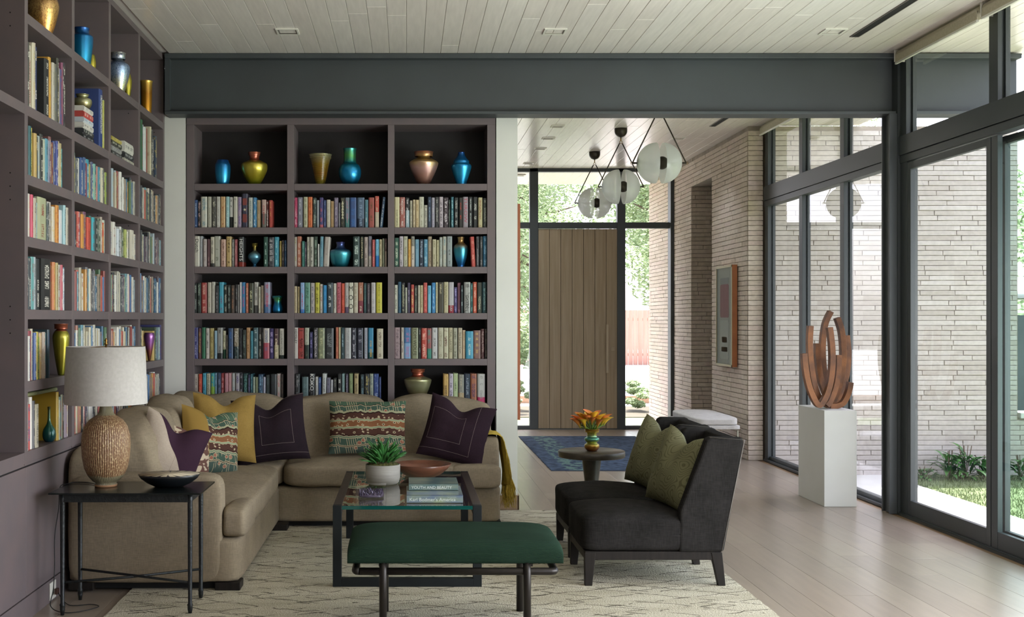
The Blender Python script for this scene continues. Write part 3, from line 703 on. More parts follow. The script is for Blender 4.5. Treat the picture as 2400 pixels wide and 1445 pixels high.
# the far bookcase, read off shelf by shelf: left, right, top (crop units), cover, lettering [, L=lower band colour/fraction] [, T=title] [, V=stacked title] [, S=lean]
BACK = {
(2, 0): (440, 430, 6.88, 697, """105,160,245,2a4a7a,cfd8e0;163,208,262,1c1c1e,d8b0b0;212,310,190,bdbcae,4d7f90;322,385,190,b5b3a2,7a7a6a;390,458,190,4a4842,c8c4b0;462,522,190,bfbdb5,8a8a85;527,605,190,c09a68,a05a3a;612,670,190,8db5b8,c8e0e0;674,730,197,bdbbb4,2a2a2a,L=202020/.35;736,800,190,bcb8a8,3a3a35;805,866,195,9b8aa0,5f4a90;874,968,140,2b2c44,8a3f3c,P=1;978,1048,205,b4bab2,5a6a6a;1052,1108,205,2a78a8,d8e0e4;1113,1178,245,b59a72,8a6a45;1192,1262,240,b89a90,a04a4a,L=6a6660/.5;1265,1308,255,5a2420,e8e4e0;1310,1365,250,a8382c,d8a060"""),
(3, 0): (440, 430, 6.88, 1335, """103,192,832,c2beb0,2a2a2a,T=Dutch/.55;196,242,832,a8acb0,8a8c90;248,306,880,b4a8a4,7a6a6a;312,362,880,5a3a40,a88;366,426,845,b9b2a0,3a3a38,L=2a2a28/.12;428,525,832,a6a698,6a6f60;530,612,885,c09a88,5a3a34;620,705,838,b89c62,4a3a22;710,750,885,6a6a66,c8c4c0;754,806,885,9a4a50,d0a0a0;815,905,845,1a1a1a,e0e0dc,T=HEIGHTS/.8,L=7a2a22/.16;1222,1292,845,1c4a3c,c8e0d8;1300,1392,850,262830,b8b8b8;1396,1468,845,2a8aa0,a8d8e0;1480,1515,912,b09a50,6a5a30;1520,1555,900,2a2426,b8a8a0;1558,1596,900,3a6aa0,c0d0e0"""),
(2, 1): (670, 430, 6.88, 697, """135,186,205,b02a5a,e0c0c8;190,273,200,7a7a88,c8c8d0;282,350,195,b0ae90,6a6a50;355,428,195,c8662c,8a3a1a;436,492,208,2a3c3c,b8c0b0;498,540,248,a0a8b0,8a8a90;543,602,205,3a3a70,c06a70,L=b0606a/.1;605,650,248,2c3c6a,8a9ac0;656,718,240,c4bcaa,aaa090;722,772,262,a88a60,8a6a40;776,846,205,6e6378,b0a8b8;850,878,288,6a6a70,aaaaaa;884,948,205,26251f,c0b890,G=1;955,1028,205,6a7a88,b07a88,L=4a7a78/.3;1032,1138,205,2a4a80,3a6aa8;1152,1268,205,4c627c,8aa0b8,L=2e3646/.3;1272,1326,242,4a7a88,b8c8cc;1335,1425,203,a04a40,5a4a30;1436,1502,182,c04a3c,c8b8a0,L=b8ac98/.5;1512,1560,195,3a5a78,d0d8dc,S=6"""),
(3, 1): (670, 430, 6.88, 1335, """135,178,845,b0a8a0,8a8a20;182,250,835,b06a50,d8c0b0;255,302,915,2a6a60,8ab8b0;306,334,925,3a3448,c0b8c0;338,384,845,b0ada0,6a6a5a;388,446,845,aeaca0,2a2a2a;452,512,838,2c3c30,8aa090;514,540,960,d0d0cc,b0b0a8;545,598,838,6a98a8,3a6a88,S=1;602,692,845,aba39c,8a8078,S=3;1085,1190,838,1e3a36,c0d0c8;1200,1252,838,26302a,b8a880,T=CLEOPATRA/.7;1262,1322,845,b0a098,3a2a28;1330,1386,833,7a7886,4a4058,L=b4b0a4/.36;1390,1438,890,b04a48,d8a0a0;1444,1500,885,6ab0cc,2a6aa8,L=2a70b0/.4;1505,1550,885,b8ac88,6a5a3a;1555,1592,870,7a7e68,4a4c3a;1597,1630,870,5a3a40,a89a90,L=b0a090/.55"""),
(2, 2): (910, 430, 6.88, 697, """100,182,198,c8c096,6a6a4a;184,272,200,a05a50,e0d8d0;278,340,208,1e2024,e0e0e0,L=9ab0b8/.58;348,392,252,bcb8a4,8a8670;396,438,240,c8b898,8a7650;442,494,243,c8b48a,8a6c40;498,576,193,c0beaa,8a8870;578,636,328,b8b6a8,6a6a62;638,694,195,24344c,8aa0b8;698,750,205,a8a4b0,6a6a8a;755,818,195,2a2a2e,a0a098;822,886,193,b8acb4,2a2a2a;892,970,205,382a32,e0d8dc;974,1000,242,2a3a34,8a9a90;1010,1058,193,2c6a78,b8e0e4;1066,1128,205,1e2426,b0b0a8;1140,1200,205,26241e,c84030;1206,1288,193,9a9098,b05060,T=TUROW/.8;1298,1360,193,16191a,c8d0cc;1370,1440,195,1c2020,c8c8c0;1450,1520,205,b8b084,8a4a30;1528,1595,215,1f2420,9aa090"""),
(3, 2): (910, 430, 6.88, 1335, """100,172,860,2c5a4a,c8d0b8;178,240,835,b8b0b8,3a3a3a;244,314,835,b4b49c,7a7a60;318,364,880,c8902c,e0c080;368,426,835,8a8a80,5a5a50,L=c0b8b0/.68;432,498,885,6f9cb4,4a7a98;504,566,885,1e2c40,a0b0c0;572,636,885,4a8aa8,b0d0dc;640,704,838,a89880,6a5a44;710,772,885,b8b090,7a7256;776,820,895,b0a884,2a2a22;824,872,848,a8aca4,6a7a70;878,940,838,b8b8a8,4a8aa0;944,1032,835,8a9494,4a5050;1345,1410,842,b8443a,e0a090,S=-3;1415,1470,838,24282c,a0a0a0;1478,1525,838,303434,8a8a8a;1530,1598,832,186a90,8ac0e0"""),
(4, 0): (440, 640, 6.88, 635, """105,150,150,1c2420,b0b8b0;155,212,140,1a2a22,8a9a8a;218,312,138,a03430,d8b0a0;318,380,133,b0a898,8a8070;386,440,125,b8b4a8,9a968a;444,498,185,26282c,a0a0a0;504,580,130,3098b0,7a5070;584,636,175,1c221c,c0c0b0;640,692,175,18201e,9aa8a0;697,756,180,4a3a30,b07a5a;764,806,170,241f20,8a8a8a;810,832,172,c8c8c4,a0a09c;836,870,130,c4c4c8,c06060;872,930,133,2270a0,c05070;934,978,145,b06248,e0b8a0;984,1060,145,3a3a28,c8c8a0;1068,1136,130,aca8a0,3a3a3a,L=4a4a48/.25;1138,1172,205,b8b4a4,7a7668;1178,1224,185,8a7a68,6a5a48;1232,1325,130,8a8aa0,b84050,L=4a6a90/.28"""),
(5, 0): (440, 640, 6.88, 1378, """97,164,868,2a2a6a,b0b0d0;168,220,880,5a3638,b09050;226,282,868,2a6a4a,1a4a34;290,350,880,b8b0a8,2a2a2a;356,422,880,a89a60,6a5a30;428,472,920,8aa8b8,4a6a8a;474,562,872,8a8a84,1c1c1c,L=1c1c1e/.18;566,612,922,b8b496,3a4a30,L=1c3a2c/.33;618,646,990,4a4238,8a8070;650,730,880,223c60,3a6aa8;742,820,880,7a6e58,d8d4c8,T=Kepler/.5,L=2c3a3c/.4;824,882,885,1a1c20,a0a8a8;884,938,905,1a241e,7a8a80;944,1004,870,b0865a,6a4a2a;1008,1052,925,3a8090,2a6070;1056,1136,872,3a5a60,b0c0c0;1140,1198,872,2a2624,b0aca0;1200,1216,872,1a1a1a,a0a0a0;1220,1316,880,b8b0a8,5a6a8a,L=a04a58/.52;1320,1385,885,30205a,c0b0d8;1394,1466,885,4a2c30,e0d0b0,L=a8a084/.45;1476,1550,885,b8b4a8,5a5a50,L=1c2420/.12"""),
(4, 1): (670, 640, 6.88, 635, """133,182,197,b8a888,7a6a4a;190,224,203,a0906a,6a5a3a;232,298,137,7aa0c8,b04050,L=3070b0/.12;302,390,137,5a8a78,2a5a4a;396,466,142,a8a09c,5a5a70;472,542,137,b8b02c,4a4a20;548,594,163,b8b4ac,8a3a30;600,658,180,1c80b8,1870a0;662,760,140,1a2c36,d0d4d0;764,814,150,b8b4a8,2a2a2a;820,890,135,b85a68,6a2a38;893,946,150,c0482c,8a2a18;950,1012,138,a8a4a0,5a5a6a,L=5a4a60/.2;1014,1088,137,c4c2b0,161616,V=MOO;1092,1162,137,b4ac98,8a8470;1168,1250,135,a0644a,c0b0a0,L=7a3a44/.4;1254,1300,145,1e3a40,5a8a80;1304,1368,148,3a3038,8a8088;1374,1446,137,b8b4b4,989494;1456,1552,135,c0b828,2a2a10,V=ZADIE SMITH"""),
(5, 1): (670, 640, 6.88, 1383, """133,194,875,b8b2ac,2a2a2a,T=HEMSLEY/.5;196,298,882,9c2e28,2a1414;302,372,878,a8aa98,6a6c58,L=2a3430/.45;380,440,945,20204a,9a90d0;446,514,878,1e1c1e,b8b0b8;520,628,882,7a8060,b8b890;634,772,885,1a2024,7a8080;802,848,870,b86a50,7a3a28;850,884,870,b8ac88,8a7a50;888,946,875,1e3a40,b0d0e0;950,1052,880,a8a8a8,909090;1058,1136,882,1a1c30,c8c8d0;1150,1246,882,1c2034,9a9aa8;1262,1320,880,a8acb8,6a6e7a;1328,1412,880,1c7aa0,c0a050,L=1a4a50/.2;1468,1570,892,c0b8a0,5a4a40"""),
(4, 2): (910, 640, 6.88, 645, """98,152,185,b8b8a8,2a3a3a;156,210,135,24506a,1a3a50;216,270,150,26242c,b0b090;272,308,228,b8bcac,8a8c80;310,356,150,3c3450,c0b8d0;366,416,180,b04038,d8c080;420,474,195,2c322c,8a9080;478,512,190,c0bca8,8a8674;514,564,190,b8ac88,7a6c4a;568,630,148,b84840,d88078;634,692,195,6ab0cc,2a6a90;700,762,148,2278b0,b0d8f0;764,800,143,c4bc98,9a9270;804,890,143,3a3524,b0a888;894,968,137,b4ac88,7a7250;972,1058,140,a8a4a8,b0b0b0,L=8a2a38/.25;1060,1112,222,42386a,a8a0d0;1114,1166,150,5a2438,b07888;1170,1210,190,1c2c30,b0c0c0;1224,1326,140,9a9c98,1c1c1c;1330,1364,160,1c5a58,8ab8b0;1366,1430,137,c05030,e0b0a0;1436,1510,145,2a3024,b0b098;1516,1592,140,1e4a52,8ac0c0"""),
(5, 2): (910, 640, 6.88, 1387, """98,194,878,9a8488,3a2434,V=TOM WOLFE;206,252,878,b4aca0,5a4a48;256,370,880,3a70a0,b06a90,L=7a9cc0/.5;374,484,882,7c8060,3a3c28,T=TOM WOLFE/.85;490,528,882,1c1c1c,a0a0a0;534,622,888,b03828,e0b0a0;624,696,890,8a4a4a,3a8a80,L=3a7a6a/.33;704,796,882,b8b8b8,1c1c1c;804,888,880,b4b098,8a866e;892,970,882,b8b498,5a2a2a;974,1040,882,b0a888,4a4a38,T=TRIAL LAWYERS/.8;1046,1114,885,9c9c88,5a5a4a;1126,1194,885,b4a890,2a2a22,T=The Supreme Court/.9;1196,1246,922,c0a888,9a8464;1250,1372,938,2a8aa8,c0d0c8;1376,1490,925,7a5650,c0a060;1496,1552,900,4a1c1e,d0b8b0,T=THE LEGAL SYSTEM/.8;1558,1596,900,24201e,9a9080"""),
(6, 0): (440, 840, 6.667, 690, """102,166,232,b8aea4,6a5a50;168,224,232,c03c20,e09070;230,286,220,3a98b0,1a3a5a;290,354,225,aca890,6a6850,T=VINELAND/.6;358,418,220,2a8a90,a8b840,L=78a044/.55;422,462,222,7a9cb4,4a6a84;466,518,222,2c3c58,8a9ab0;520,572,222,8a2c30,d8a0a0;574,628,222,b07880,7a3a48;632,686,222,b88a8c,9a6a70;690,744,222,a8aca8,6a8aa8,L=6a4a80/.4;746,808,222,9a9498,3a2a6a;812,862,225,1a1a24,a0a0a8;866,940,228,123c3c,6aa098,T=THE MAGICIAN/.85;942,976,240,2a2a48,8a8aa8;978,1018,232,1c4a54,6aa0a8;1020,1054,282,a8b8a8,6a7a6a;1058,1096,282,7a8060,5a6040;1100,1176,240,1a3c5a,8ab0c8;1180,1214,280,a8a8b8,7a7a8a;1222,1286,250,1e2a2a,4a5a5a;1294,1388,235,141c20,3a4444;1392,1454,228,b8b0a8,b03040;1458,1495,235,2a201c,6a5a50"""),
(6, 1): (440, 840, 6.667, 690, """1676,1750,235,181c1e,a0a0a0;1786,1886,280,4a6264,6a8284;1894,1984,235,101418,e0e0dc,T=KOKO/.5;1992,2038,278,b4b4b0,8a8a86;2042,2090,285,2a4a80,8aa0d0;2096,2158,228,b8bcb8,4a4a4a,S=1;2162,2222,292,6a6878,3a3a50,S=1;2226,2266,325,b4b4b8,8a8a90,S=1;2276,2330,295,161816,b0b0a0;2345,2401,230,101214,c0c0b8;2407,2458,232,8aa8a8,5a7878;2464,2510,232,3a3444,a8a0b0;2520,2580,228,7e8c60,4a5838;2600,2668,228,a8966a,3a2a20;2700,2758,242,1a2c34,7a98a0;2764,2838,232,141c24,c8b870;2842,2900,230,9aa090,5a6a6a;2904,2985,232,1c3c80,a8b8d8;2992,3022,282,3a4a80,7a8ab0"""),
(6, 2): (790, 840, 6.316, 660, """1572,1650,228,c09a50,3a2a20,L=2a6a60/.2;1656,1718,222,b4acb8,4a3a58;1720,1790,218,a8b888,4a5a40;1796,1880,235,7a7a70,b0a890,L=a08a6a/.35;1884,1972,225,16283c,a8b8c8,T=A LITTLE LIFE/.8;1976,2068,222,9a5a38,3a2a5a;2080,2192,225,b8b8b4,8a8a86,L=b8406a/.2"""),
}
ROWN = {2: 'second', 3: 'third', 4: 'fourth', 5: 'fifth', 6: 'sixth', 7: 'lowest'}
BAYN = ['left', 'middle', 'right']
VASE_GAP = {(3, 0): 11, (3, 1): 10, (3, 2): 14}
BAND = M('spine_label_red', '7c3c38', .5); GOLDP = M('spine_print_pale', 'c8c4a8', .5)
INKM = {}
def ink_mat(h):
    if h not in INKM: INKM[h] = M('spine_ink', h, .5)
    return INKM[h]
def text_part(txt, parent, mat, size, loc, rot, name='spine_title', sx=1., align='CENTER', space=1.):
    cu = bpy.data.curves.new(name, 'FONT'); cu.body = txt; cu.size = size; cu.align_x = align; cu.align_y = 'CENTER'; cu.extrude = .0002; cu.space_line = space
    cu.materials.append(mat); cu.resolution_u = 3
    tmp = bpy.data.objects.new('tmp', cu); COL.objects.link(tmp); me = bpy.data.meshes.new_from_object(tmp); bpy.data.objects.remove(tmp)
    o = bpy.data.objects.new(name, me); COL.objects.link(o); o.parent = parent; o.location = loc; o.rotation_euler = rot; o.scale = (sx, 1, 1)
    return o
rb = random.Random(99); nb = 0
for (row, bay), (x0, y0, k, bot, txt) in BACK.items():
    zb = SH[row][1]+.0006; ents = txt.split(';'); prev_end = -1e9
    for i, e in enumerate(ents):
        p = e.split(','); xl, xr, yt = [float(q) for q in p[:3]]; cov = p[3]; ink = (p[4] if len(p[4]) == 6 else 'aa8888')
        opt = {q[0]: q[2:] for q in p[5:]}
        Yb = YP+.028+rb.uniform(-.006, .010)
        X0 = (x0+xl/k-CX)*Yb/F; X1 = (x0+xr/k-CX)*Yb/F; hgt = (bot-yt)/k*Yb/F*(.985)
        t = max(.008, X1-X0-.0012); d = min(.24, hgt*rb.uniform(.62, .7))
        X0 = max(X0, prev_end+.0006); lean = R(float(opt.get('S', 0)))
        low = (lin(opt['L'].split('/')[0]), float(opt['L'].split('/')[1])) if 'L' in opt else ((0, 0, 0), -1)
        bt = BookBatch(); has_t = 'T' in opt or 'V' in opt or 'G' in opt or 'P' in opt
        bt.add(Matrix(), book_geo(t, hgt, d), soften(lin(cov)), mulc(lin(ink), ALB), (mulc(low[0], ALB), low[1]), 0 if has_t else 1, rb.random()*50)
        o = bt.build('book', loc=(X0, Yb, zb)); nb += 1
        if lean > 0: o.rotation_euler = (0, lean, 0); 
        elif lean < 0: o.rotation_euler = (0, lean, 0); o.location.z += t*math.sin(-lean)*0+.0; o.location.z += 0
        if lean: o.location.z += abs(math.sin(lean))*t if lean > 0 else 0
        prev_end = X0+t
        name_c = colname(cov); ti = opt.get('T', opt.get('V', '')).split('/')[0]
        tl = {'Dutch': 'titled Dutch', 'HEIGHTS': 'with white title Heights', 'MOO': 'titled Moo', 'KOKO': 'titled Koko', 'CLEOPATRA': 'titled Cleopatra'}.get(ti, '')
        lab = f"{name_c} book {tl+', ' if tl else ''}{ORD[i+1]} from left, {ROWN[row]} shelf, {BAYN[bay]} bay of far bookcase"
        tag(o, lab, 'book', 'books on the far bookcase')
        im = ink_mat(ink)
        if 'T' in opt:
            fr = float(opt['T'].split('/')[1]); L_ = hgt*fr; sz = min(t*.85, L_/(len(ti)*.62))
            sx = L_/(len(ti)*.62*sz)
            text_part(ti, o, im, sz, (t/2, -.0006, hgt*(.97-fr/2)), (R(90), R(90), 0), sx=min(1.6, sx))
        if 'V' in opt:
            s_ = opt['V']; nchar = len(s_); sz = hgt*.9/nchar*1.02; sz = min(sz, t*1.15)
            text_part('\n'.join(s_), o, im, sz*(1.35 if s_ == 'MOO' else 1.), (t/2, -.0006, hgt*.5), (R(90), 0, 0), space=hgt*.88/nchar/(sz*(1.35 if s_ == 'MOO' else 1.)), sx=.8)
        if 'G' in opt:
            mb = MB()
            for q in range(6):
                zz = hgt*(.30+.095*q); mb.add([(t*.2, -.0006, zz), (t*.8, -.0006, zz), (t*.5, -.0006, zz+.03*(1 if q % 2 else .8))], [(0, 1, 2)])
            mb2 = mb.build('spine_triangles', GOLDP); mb2.parent = o
        if 'P' in opt:
            mb = MB().box(t*.14, t*.86, -.0008, .0, hgt*.66, hgt*.86).box(t*.14, t*.86, -.0008, .0, hgt*.16, hgt*.40); q = mb.build('spine_label', BAND); q.parent = o
            mb = MB(); pts = [(t*.5+math.sin(a*math.pi/5)*(t*.3 if a % 2 == 0 else t*.12), -.0009, hgt*.53+math.cos(a*math.pi/5)*(t*.3 if a % 2 == 0 else t*.12)) for a in range(10)]
            mb.add(pts, [tuple(range(10))]); q = mb.build('spine_star', GOLDP); q.parent = o

# ---- the side bookcase: spines face the room (+X); bays run away from the camera
MIX = 'c8c4b8 b8b4a4 d0ccc4 c0b8a0 a8a498 c8c0b4 2a2c30 1c2024 3a4048 8a3a34 b05040 2a5a7a 3a6a9a 5a8a98 c08a3a 4a6a48 8a7a68 6a6a70 b0a890 d0cec8 98a8b0 4a3a4a a06a58'.split()
LROW = {
(2, 0): ['c8c4b0:.028', '4a4a44:.03', 'b8b4a4:.035', 'c8c0a8:.03', 'b8a89a:.03', '2a3a6a:.03', '-:.10', '1c1e20:.07', 'c8921e:.035', 'b8b4a8:.03', '6a6a5a:.025', '3a3a30:.03', 'b4b0a8:.03', '4a4a7a:.025', '8a4a6a:.02', '2a242c:.035'],
(2, 1): ['b8b0a0:.018', '8ab0b0:.02', '-:.46', '223a78:.07', 'a8a83a:.022', '2a6a68:.03'],
(2, 3): ['b8b4ac:.03', 'c8c8c8:.04', '2a5a3a:.045', 'b4bcc8:.045', 'c0c4c4:.06', '2a2c2c:.03', '8a3a24:.04', '-:.05', 'c0b89a:.03', '3a3a3a:.05', '24282c:.05', '22344a:.05', '3a4a5a:.05'],
(3, 0): 'c8c4b8:.02 c8661e:.05 1e5a60:.035 b8a848:.03 b89a58:.04 3a3a38:.04 9aa8a8:.035 2a2c28:.05 a8b098:.025 4a8aa0:.04 8a8a9a:.04 7a4a48:.035 6a2c24:.03 3a4a80:.03 2a3a8a:.03 b8a888:.04 a89a68:.03 2a98a8:.03 -:.11'.split(),
(3, 1): '1a2a24:.03 b0a83a:.03 2a4a3a:.03 4a4e52:.04 c4c4c0:.03 2a4a80:.05 2a4a78:.04 9a3a34:.045 2a8aa0:.05 a89a5a:.04 3a4a70:.04 6aa8a0:.04 2a3a4a:.03 c07a70:.03 2a7a90:.04 c0b8a0:.05 3a3a30:.03 8a9a3a:.04'.split(),
(4, 0): '6a4a42:.02 8a4a3c:.045 c8c4bc:.025 c84060:.03 b0a894:.04 5a4a4a:.02 7ab0c0:.02 a8ac88:.14 2a3a3a:.03 b0a8a0:.06 c8c0b0:.04 c8862a:.05 2a5a8a:.035 c8c8cc:.05 9ac0c8:.03 3a3430:.035 b8b0a0:.035'.split(),
(4, 1): '4a7ab0:.04 b8b8a8:.03 2a2a2a:.03 b84a3c:.045 3a3a80:.03 c8862a:.05 6a3a60:.05 c84830:.07 2a6a60:.04 2aa0b0:.05 1a2a2a:.05 4a5a4a:.06 a89a8a:.03 c84a20:.05 b8c0b0:.04'.split(),
(4, 2): 'd0ccc0:.09 c8c4bc:.05 d0d0cc:.05 c0c8d0:.05 3a4048:.05 d0d0cc:.03 4a5a4a:.05 a8b060:.04 d0ccc0:.04 8a8a84:.06 c8c0b0:.09 d0c8b8:.05'.split(),
(5, 0): '1a1a1c:.05 3a444a:.05 5a9a9a:.04 a8b4bc:.04 22282a:.06 141414:.15 8a5a3a:.04 c87a48:.04 a89a60:.03 b8b0a4:.05 b84a5a:.03 c0c4c8:.03 3a6a8a:.02 -:.07'.split(),
(6, 0): '8ab0a8:.045 d0ccc4:.025 8a2a38:.05 c0b8a0:.025 3a5a9a:.03 c0b03a:.03 7a9a3a:.06 c8a870:.03 b8a898:.04 2a5a60:.04 1c3a44:.03 -:.38'.split(),
(6, 3): '4a7a8a:.08 3a3a34:.04 c0a870:.05 -:.34 c8a860:.05 3a4a34:.05 5a7a8a:.05 8aa0a0:.05 3a3a70:.05'.split(),
(7, 0): '2a2a2a:.02 c8c4bc:.025 c84a48:.05 e0dcd4:.03 4a4a50:.03 c0b8a0:.06 -:.30 c8a010:.035 b8c0b0:.02 4a6a6a:.04 6a6a50:.03 2a2c28:.03 8a7a84:.05 c8c0b8:.03'.split(),
}
stock = []      # every book of the side bookcase, with its size in the picture
rl = random.Random(17)
INKS = '2a2a2a e0dcd0 8a3a30 3a5a8a c8b060 6a6a60'.split()
for row in range(2, 8):
    for bay in range(4):
        if (row, bay) == (2, 2): continue
        zb = SH[row-1][1]+.0006; y0, y1 = UY[bay+1][1]+.004, UY[bay+2][0]-.004
        sp = LROW.get((row, bay)); hroom = (SH[row-2][0]-SH[row-1][1])
        if sp is None:
            sp = []; q = 0
            while q < .74: t = rl.choice((.022, .028, .034, .042, .05)); sp.append(rl.choice(MIX)+':%.3f' % t); q += t
        y = y0; tot = sum(float(s.split(':')[1]) for s in sp); kk = min(1.15, (y1-y0)/tot) if tot > .5 else 1
        base_h = hroom*rl.uniform(.78, .84)
        for s in sp:
            c, t = s.split(':'); t = float(t)*kk
            if c == '-': y += t; continue
            if y+t > y1+.001: t = y1-y
            if t < .008: break
            hh = min(hroom-.02, base_h*rl.uniform(.88, 1.08)); dd = hh*rl.uniform(.68, .78); dd = min(dd, .28)
            if t > .12: dd = .30; hh = hroom*.86
            stock.append(dict(row=row, bay=bay, y=y, z=zb, t=t-.0015, h=hh, d=dd, c=c, ink=rl.choice(INKS), x=XL-.010-rl.uniform(0, .014), lean=0, area=(t*(F/y)*1.83/y)*hh*F/y, seed=rl.random()*60))
            y += t
for s in stock:
    if s['row'] == 7 and s['bay'] >= 1: s['area'] *= .2       # mostly behind lamp and sofa
    if s['row'] == 6 and s['bay'] in (1, 2): s['area'] *= .4
stock.sort(key=lambda s: -s['area'])
NIND = max(0, 300-nb)
LBAY = ['nearest', 'second', 'third', 'far']
rest = BookBatch(); cnt = {}
order = {}
for s in sorted(stock, key=lambda s: (s['row'], s['bay'], s['y'])):
    k = (s['row'], s['bay']); order[id(s)] = cnt[k] = cnt.get(k, 0)+1
for i, s in enumerate(stock):
    inkc = s['ink'] if colname(s['c']) not in ('black', 'charcoal', 'navy', 'dark green', 'dark blue', 'brown') else 'd8d4c8'
    geo = book_geo(s['t'], s['h'], s['d'])
    m4 = Matrix.Translation((s['x'], s['y'], s['z'])) @ Matrix.Rotation(R(90), 4, 'Z')
    if i < NIND:
        b_ = BookBatch(); b_.add(Matrix(), geo, soften(lin(s["c"])), mulc(lin(inkc), ALB), ((0, 0, 0), -1), 1, s['seed'])
        o = b_.build('book', loc=(s['x'], s['y'], s['z'])); o.rotation_euler = (0, 0, R(90))
        tag(o, f"{colname(s['c'])} book {ORD[order[id(s)]]} from left, {ROWN[s['row']]} shelf, {LBAY[s['bay']]} bay of side bookcase", 'book', 'books on the side bookcase')
    else:
        rest.add(m4, geo, soften(lin(s["c"])), mulc(lin(inkc), ALB), ((0, 0, 0), -1), 1, s['seed'])
tag(rest.build('books'), 'remaining upright books filling the shelves of the mauve side bookcase', 'books', kind='stuff')

# books lying flat on the side bookcase
def flat_book(name_c, x, y, z, t, l, wdt, cov, ink, label, rz=0):
    """spine faces the room, book lies on its side; l runs along the shelf"""
    b_ = BookBatch(); b_.add(Matrix.Rotation(R(90), 4, 'Y') @ Matrix.Translation((-t, 0, -l/2)), book_geo(t, l, wdt), soften(lin(cov)), mulc(lin(ink), ALB), ((0, 0, 0), -1), 1, z*31 % 7)
    o = b_.build('book', loc=(x, y, z)); o.rotation_euler = (0, 0, R(90)+rz)
    return tag(o, label, 'book', 'books lying flat on the side bookcase')
z = SH[1][1]+.001
for t, l, c, ink, lab in ((.032, .235, '1c1e20', 'a0a0a0', 'black book at the bottom of the flat stack under the small silver vase'), (.03, .225, '24262a', 'b0b0a8', 'dark book second from bottom in the stack under the silver vase'),
                     (.034, .21, 'd0ccc4', '5a5a5a', 'white book third from bottom in the stack under the silver vase'), (.03, .20, 'c0c8d0', '4a6a9a', 'pale grey book in the middle of the stack under the silver vase'),
                     (.034, .20, 'b83c34', 'e0c0b8', 'red book near the top of the flat stack under the silver vase'), (.03, .195, 'd4d0c8', '8a8a8a', 'white book on top of the flat stack under the silver vase')):
    flat_book('', XL-.02, 6.83, z, t, l, .16, c, ink, lab); z += t+.0006
zs = z
z = SH[1][1]+.001
for t, l, c, ink, lab in ((.032, .26, '3a3a38', 'a0a0a0', 'dark book at the bottom of the low stack in the third bay'), (.03, .24, '9a9a98', '4a4a4a', 'grey book second in the low stack in the third bay'), (.034, .25, '2a2c28', 'c8c8b0', 'black book with white lettering in the low third-bay stack'), (.024, .24, 'c0b050', '6a6a50', 'mustard-edged book on top of the low stack in the third bay')):
    flat_book('', XL-.02, 7.50, z, t, l, .18, c, ink, lab); z += t+.0006
z = SH[1][1]+.001
for t, l, c, ink, lab in ((.028, .26, 'b8b4a4', '6a6a6a', 'pale book at the bottom of the white stack before the fourth bay'), (.04, .25, '26282a', 'c8c8c8', 'black book in the white stack before the fourth bay'), (.07, .24, 'd0cec4', '4a4a4a', 'thick white book on top of the stack before the fourth bay')):
    flat_book('', XL-.02, 7.83, z, t, l, .18, c, ink, lab); z += t+.0006
flat_book('', XL-.03, 6.0, SH[6][1]+.258, .02, .50, .24, '8a8f60', '6a6a44', 'olive book lying across the upright books on the lowest shelf, behind the lamp')

# ---------------------------------------------------------------- glass vases
def M_vase(name, cols, rough=.30, metal=.7, streak=0., ribs=0., col_n=None):
    m, n, L, b = new_mat(name)
    tc = n.new('ShaderNodeTexCoord'); sx = n.new('ShaderNodeSeparateXYZ'); L.new(tc.outputs['Generated'], sx.inputs[0])
    ns = n.new('ShaderNodeTexNoise'); ns.inputs['Scale'].default_value = 5; ns.inputs['Detail'].default_value = 2; L.new(tc.outputs['Generated'], ns.inputs[0])
    zz = math_n(n, 'ADD', sx.outputs[2], math_n(n, 'MULTIPLY', math_n(n, 'SUBTRACT', ns.outputs[0], .5, L), .18, L), L)
    rp = n.new('ShaderNodeValToRGB'); e = rp.color_ramp.elements
    while len(e) < len(cols): e.new(.5)
    for i, c in enumerate(cols): e[i].position = i/(len(cols)-1); e[i].color = (*lin(c), 1)
    L.new(zz, rp.inputs[0]); col = rp.outputs[0]
    if col_n:
        v = n.new('ShaderNodeTexVoronoi'); v.inputs['Scale'].default_value = 6; v.feature = 'DISTANCE_TO_EDGE'
        ad = n.new('ShaderNodeVectorMath'); ad.operation = 'ADD'; L.new(tc.outputs['Generated'], ad.inputs[0]); L.new(ns.outputs['Color'], ad.inputs[1]); L.new(ad.outputs[0], v.inputs['Vector'])
        f = math_n(n, 'LESS_THAN', v.outputs['Distance'], .05, L); col = mixc(n, L, math_n(n, 'MULTIPLY', f, .7, L), col, lin(col_n))
    L.new(col, b.inputs['Base Color']); b.inputs['Metallic'].default_value = metal; b.inputs['Roughness'].default_value = rough
    b.inputs['Coat Weight'].default_value = .4; b.inputs['Coat Roughness'].default_value = .08
    if ribs:
        wv = n.new('ShaderNodeTexWave'); wv.bands_direction = 'Z'; wv.inputs['Scale'].default_value = ribs; L.new(tc.outputs['Generated'], wv.inputs[0])
        bp = n.new('ShaderNodeBump'); bp.inputs['Strength'].default_value = .7; bp.inputs['Distance'].default_value = .01; L.new(wv.outputs[0], bp.inputs['Height']); L.new(bp.outputs[0], b.inputs['Normal'])
    return m
VB = M_vase('blue_lustre_glass', ['1d7fb4', '2a9ccc', '1f86c0', '20509a']); VBG = M_vase('blue_green_lustre_glass', ['0a3a4a', '1480b0', '1a8ac0', '147888', '5aa860', '2a8a90'])
VG = M_vase('gold_lustre_glass', ['7a8a1c', 'b8a82c', 'c8b848', 'a89030']); VCU = M_vase('copper_glass', ['9a4a34', 'b86a50'])
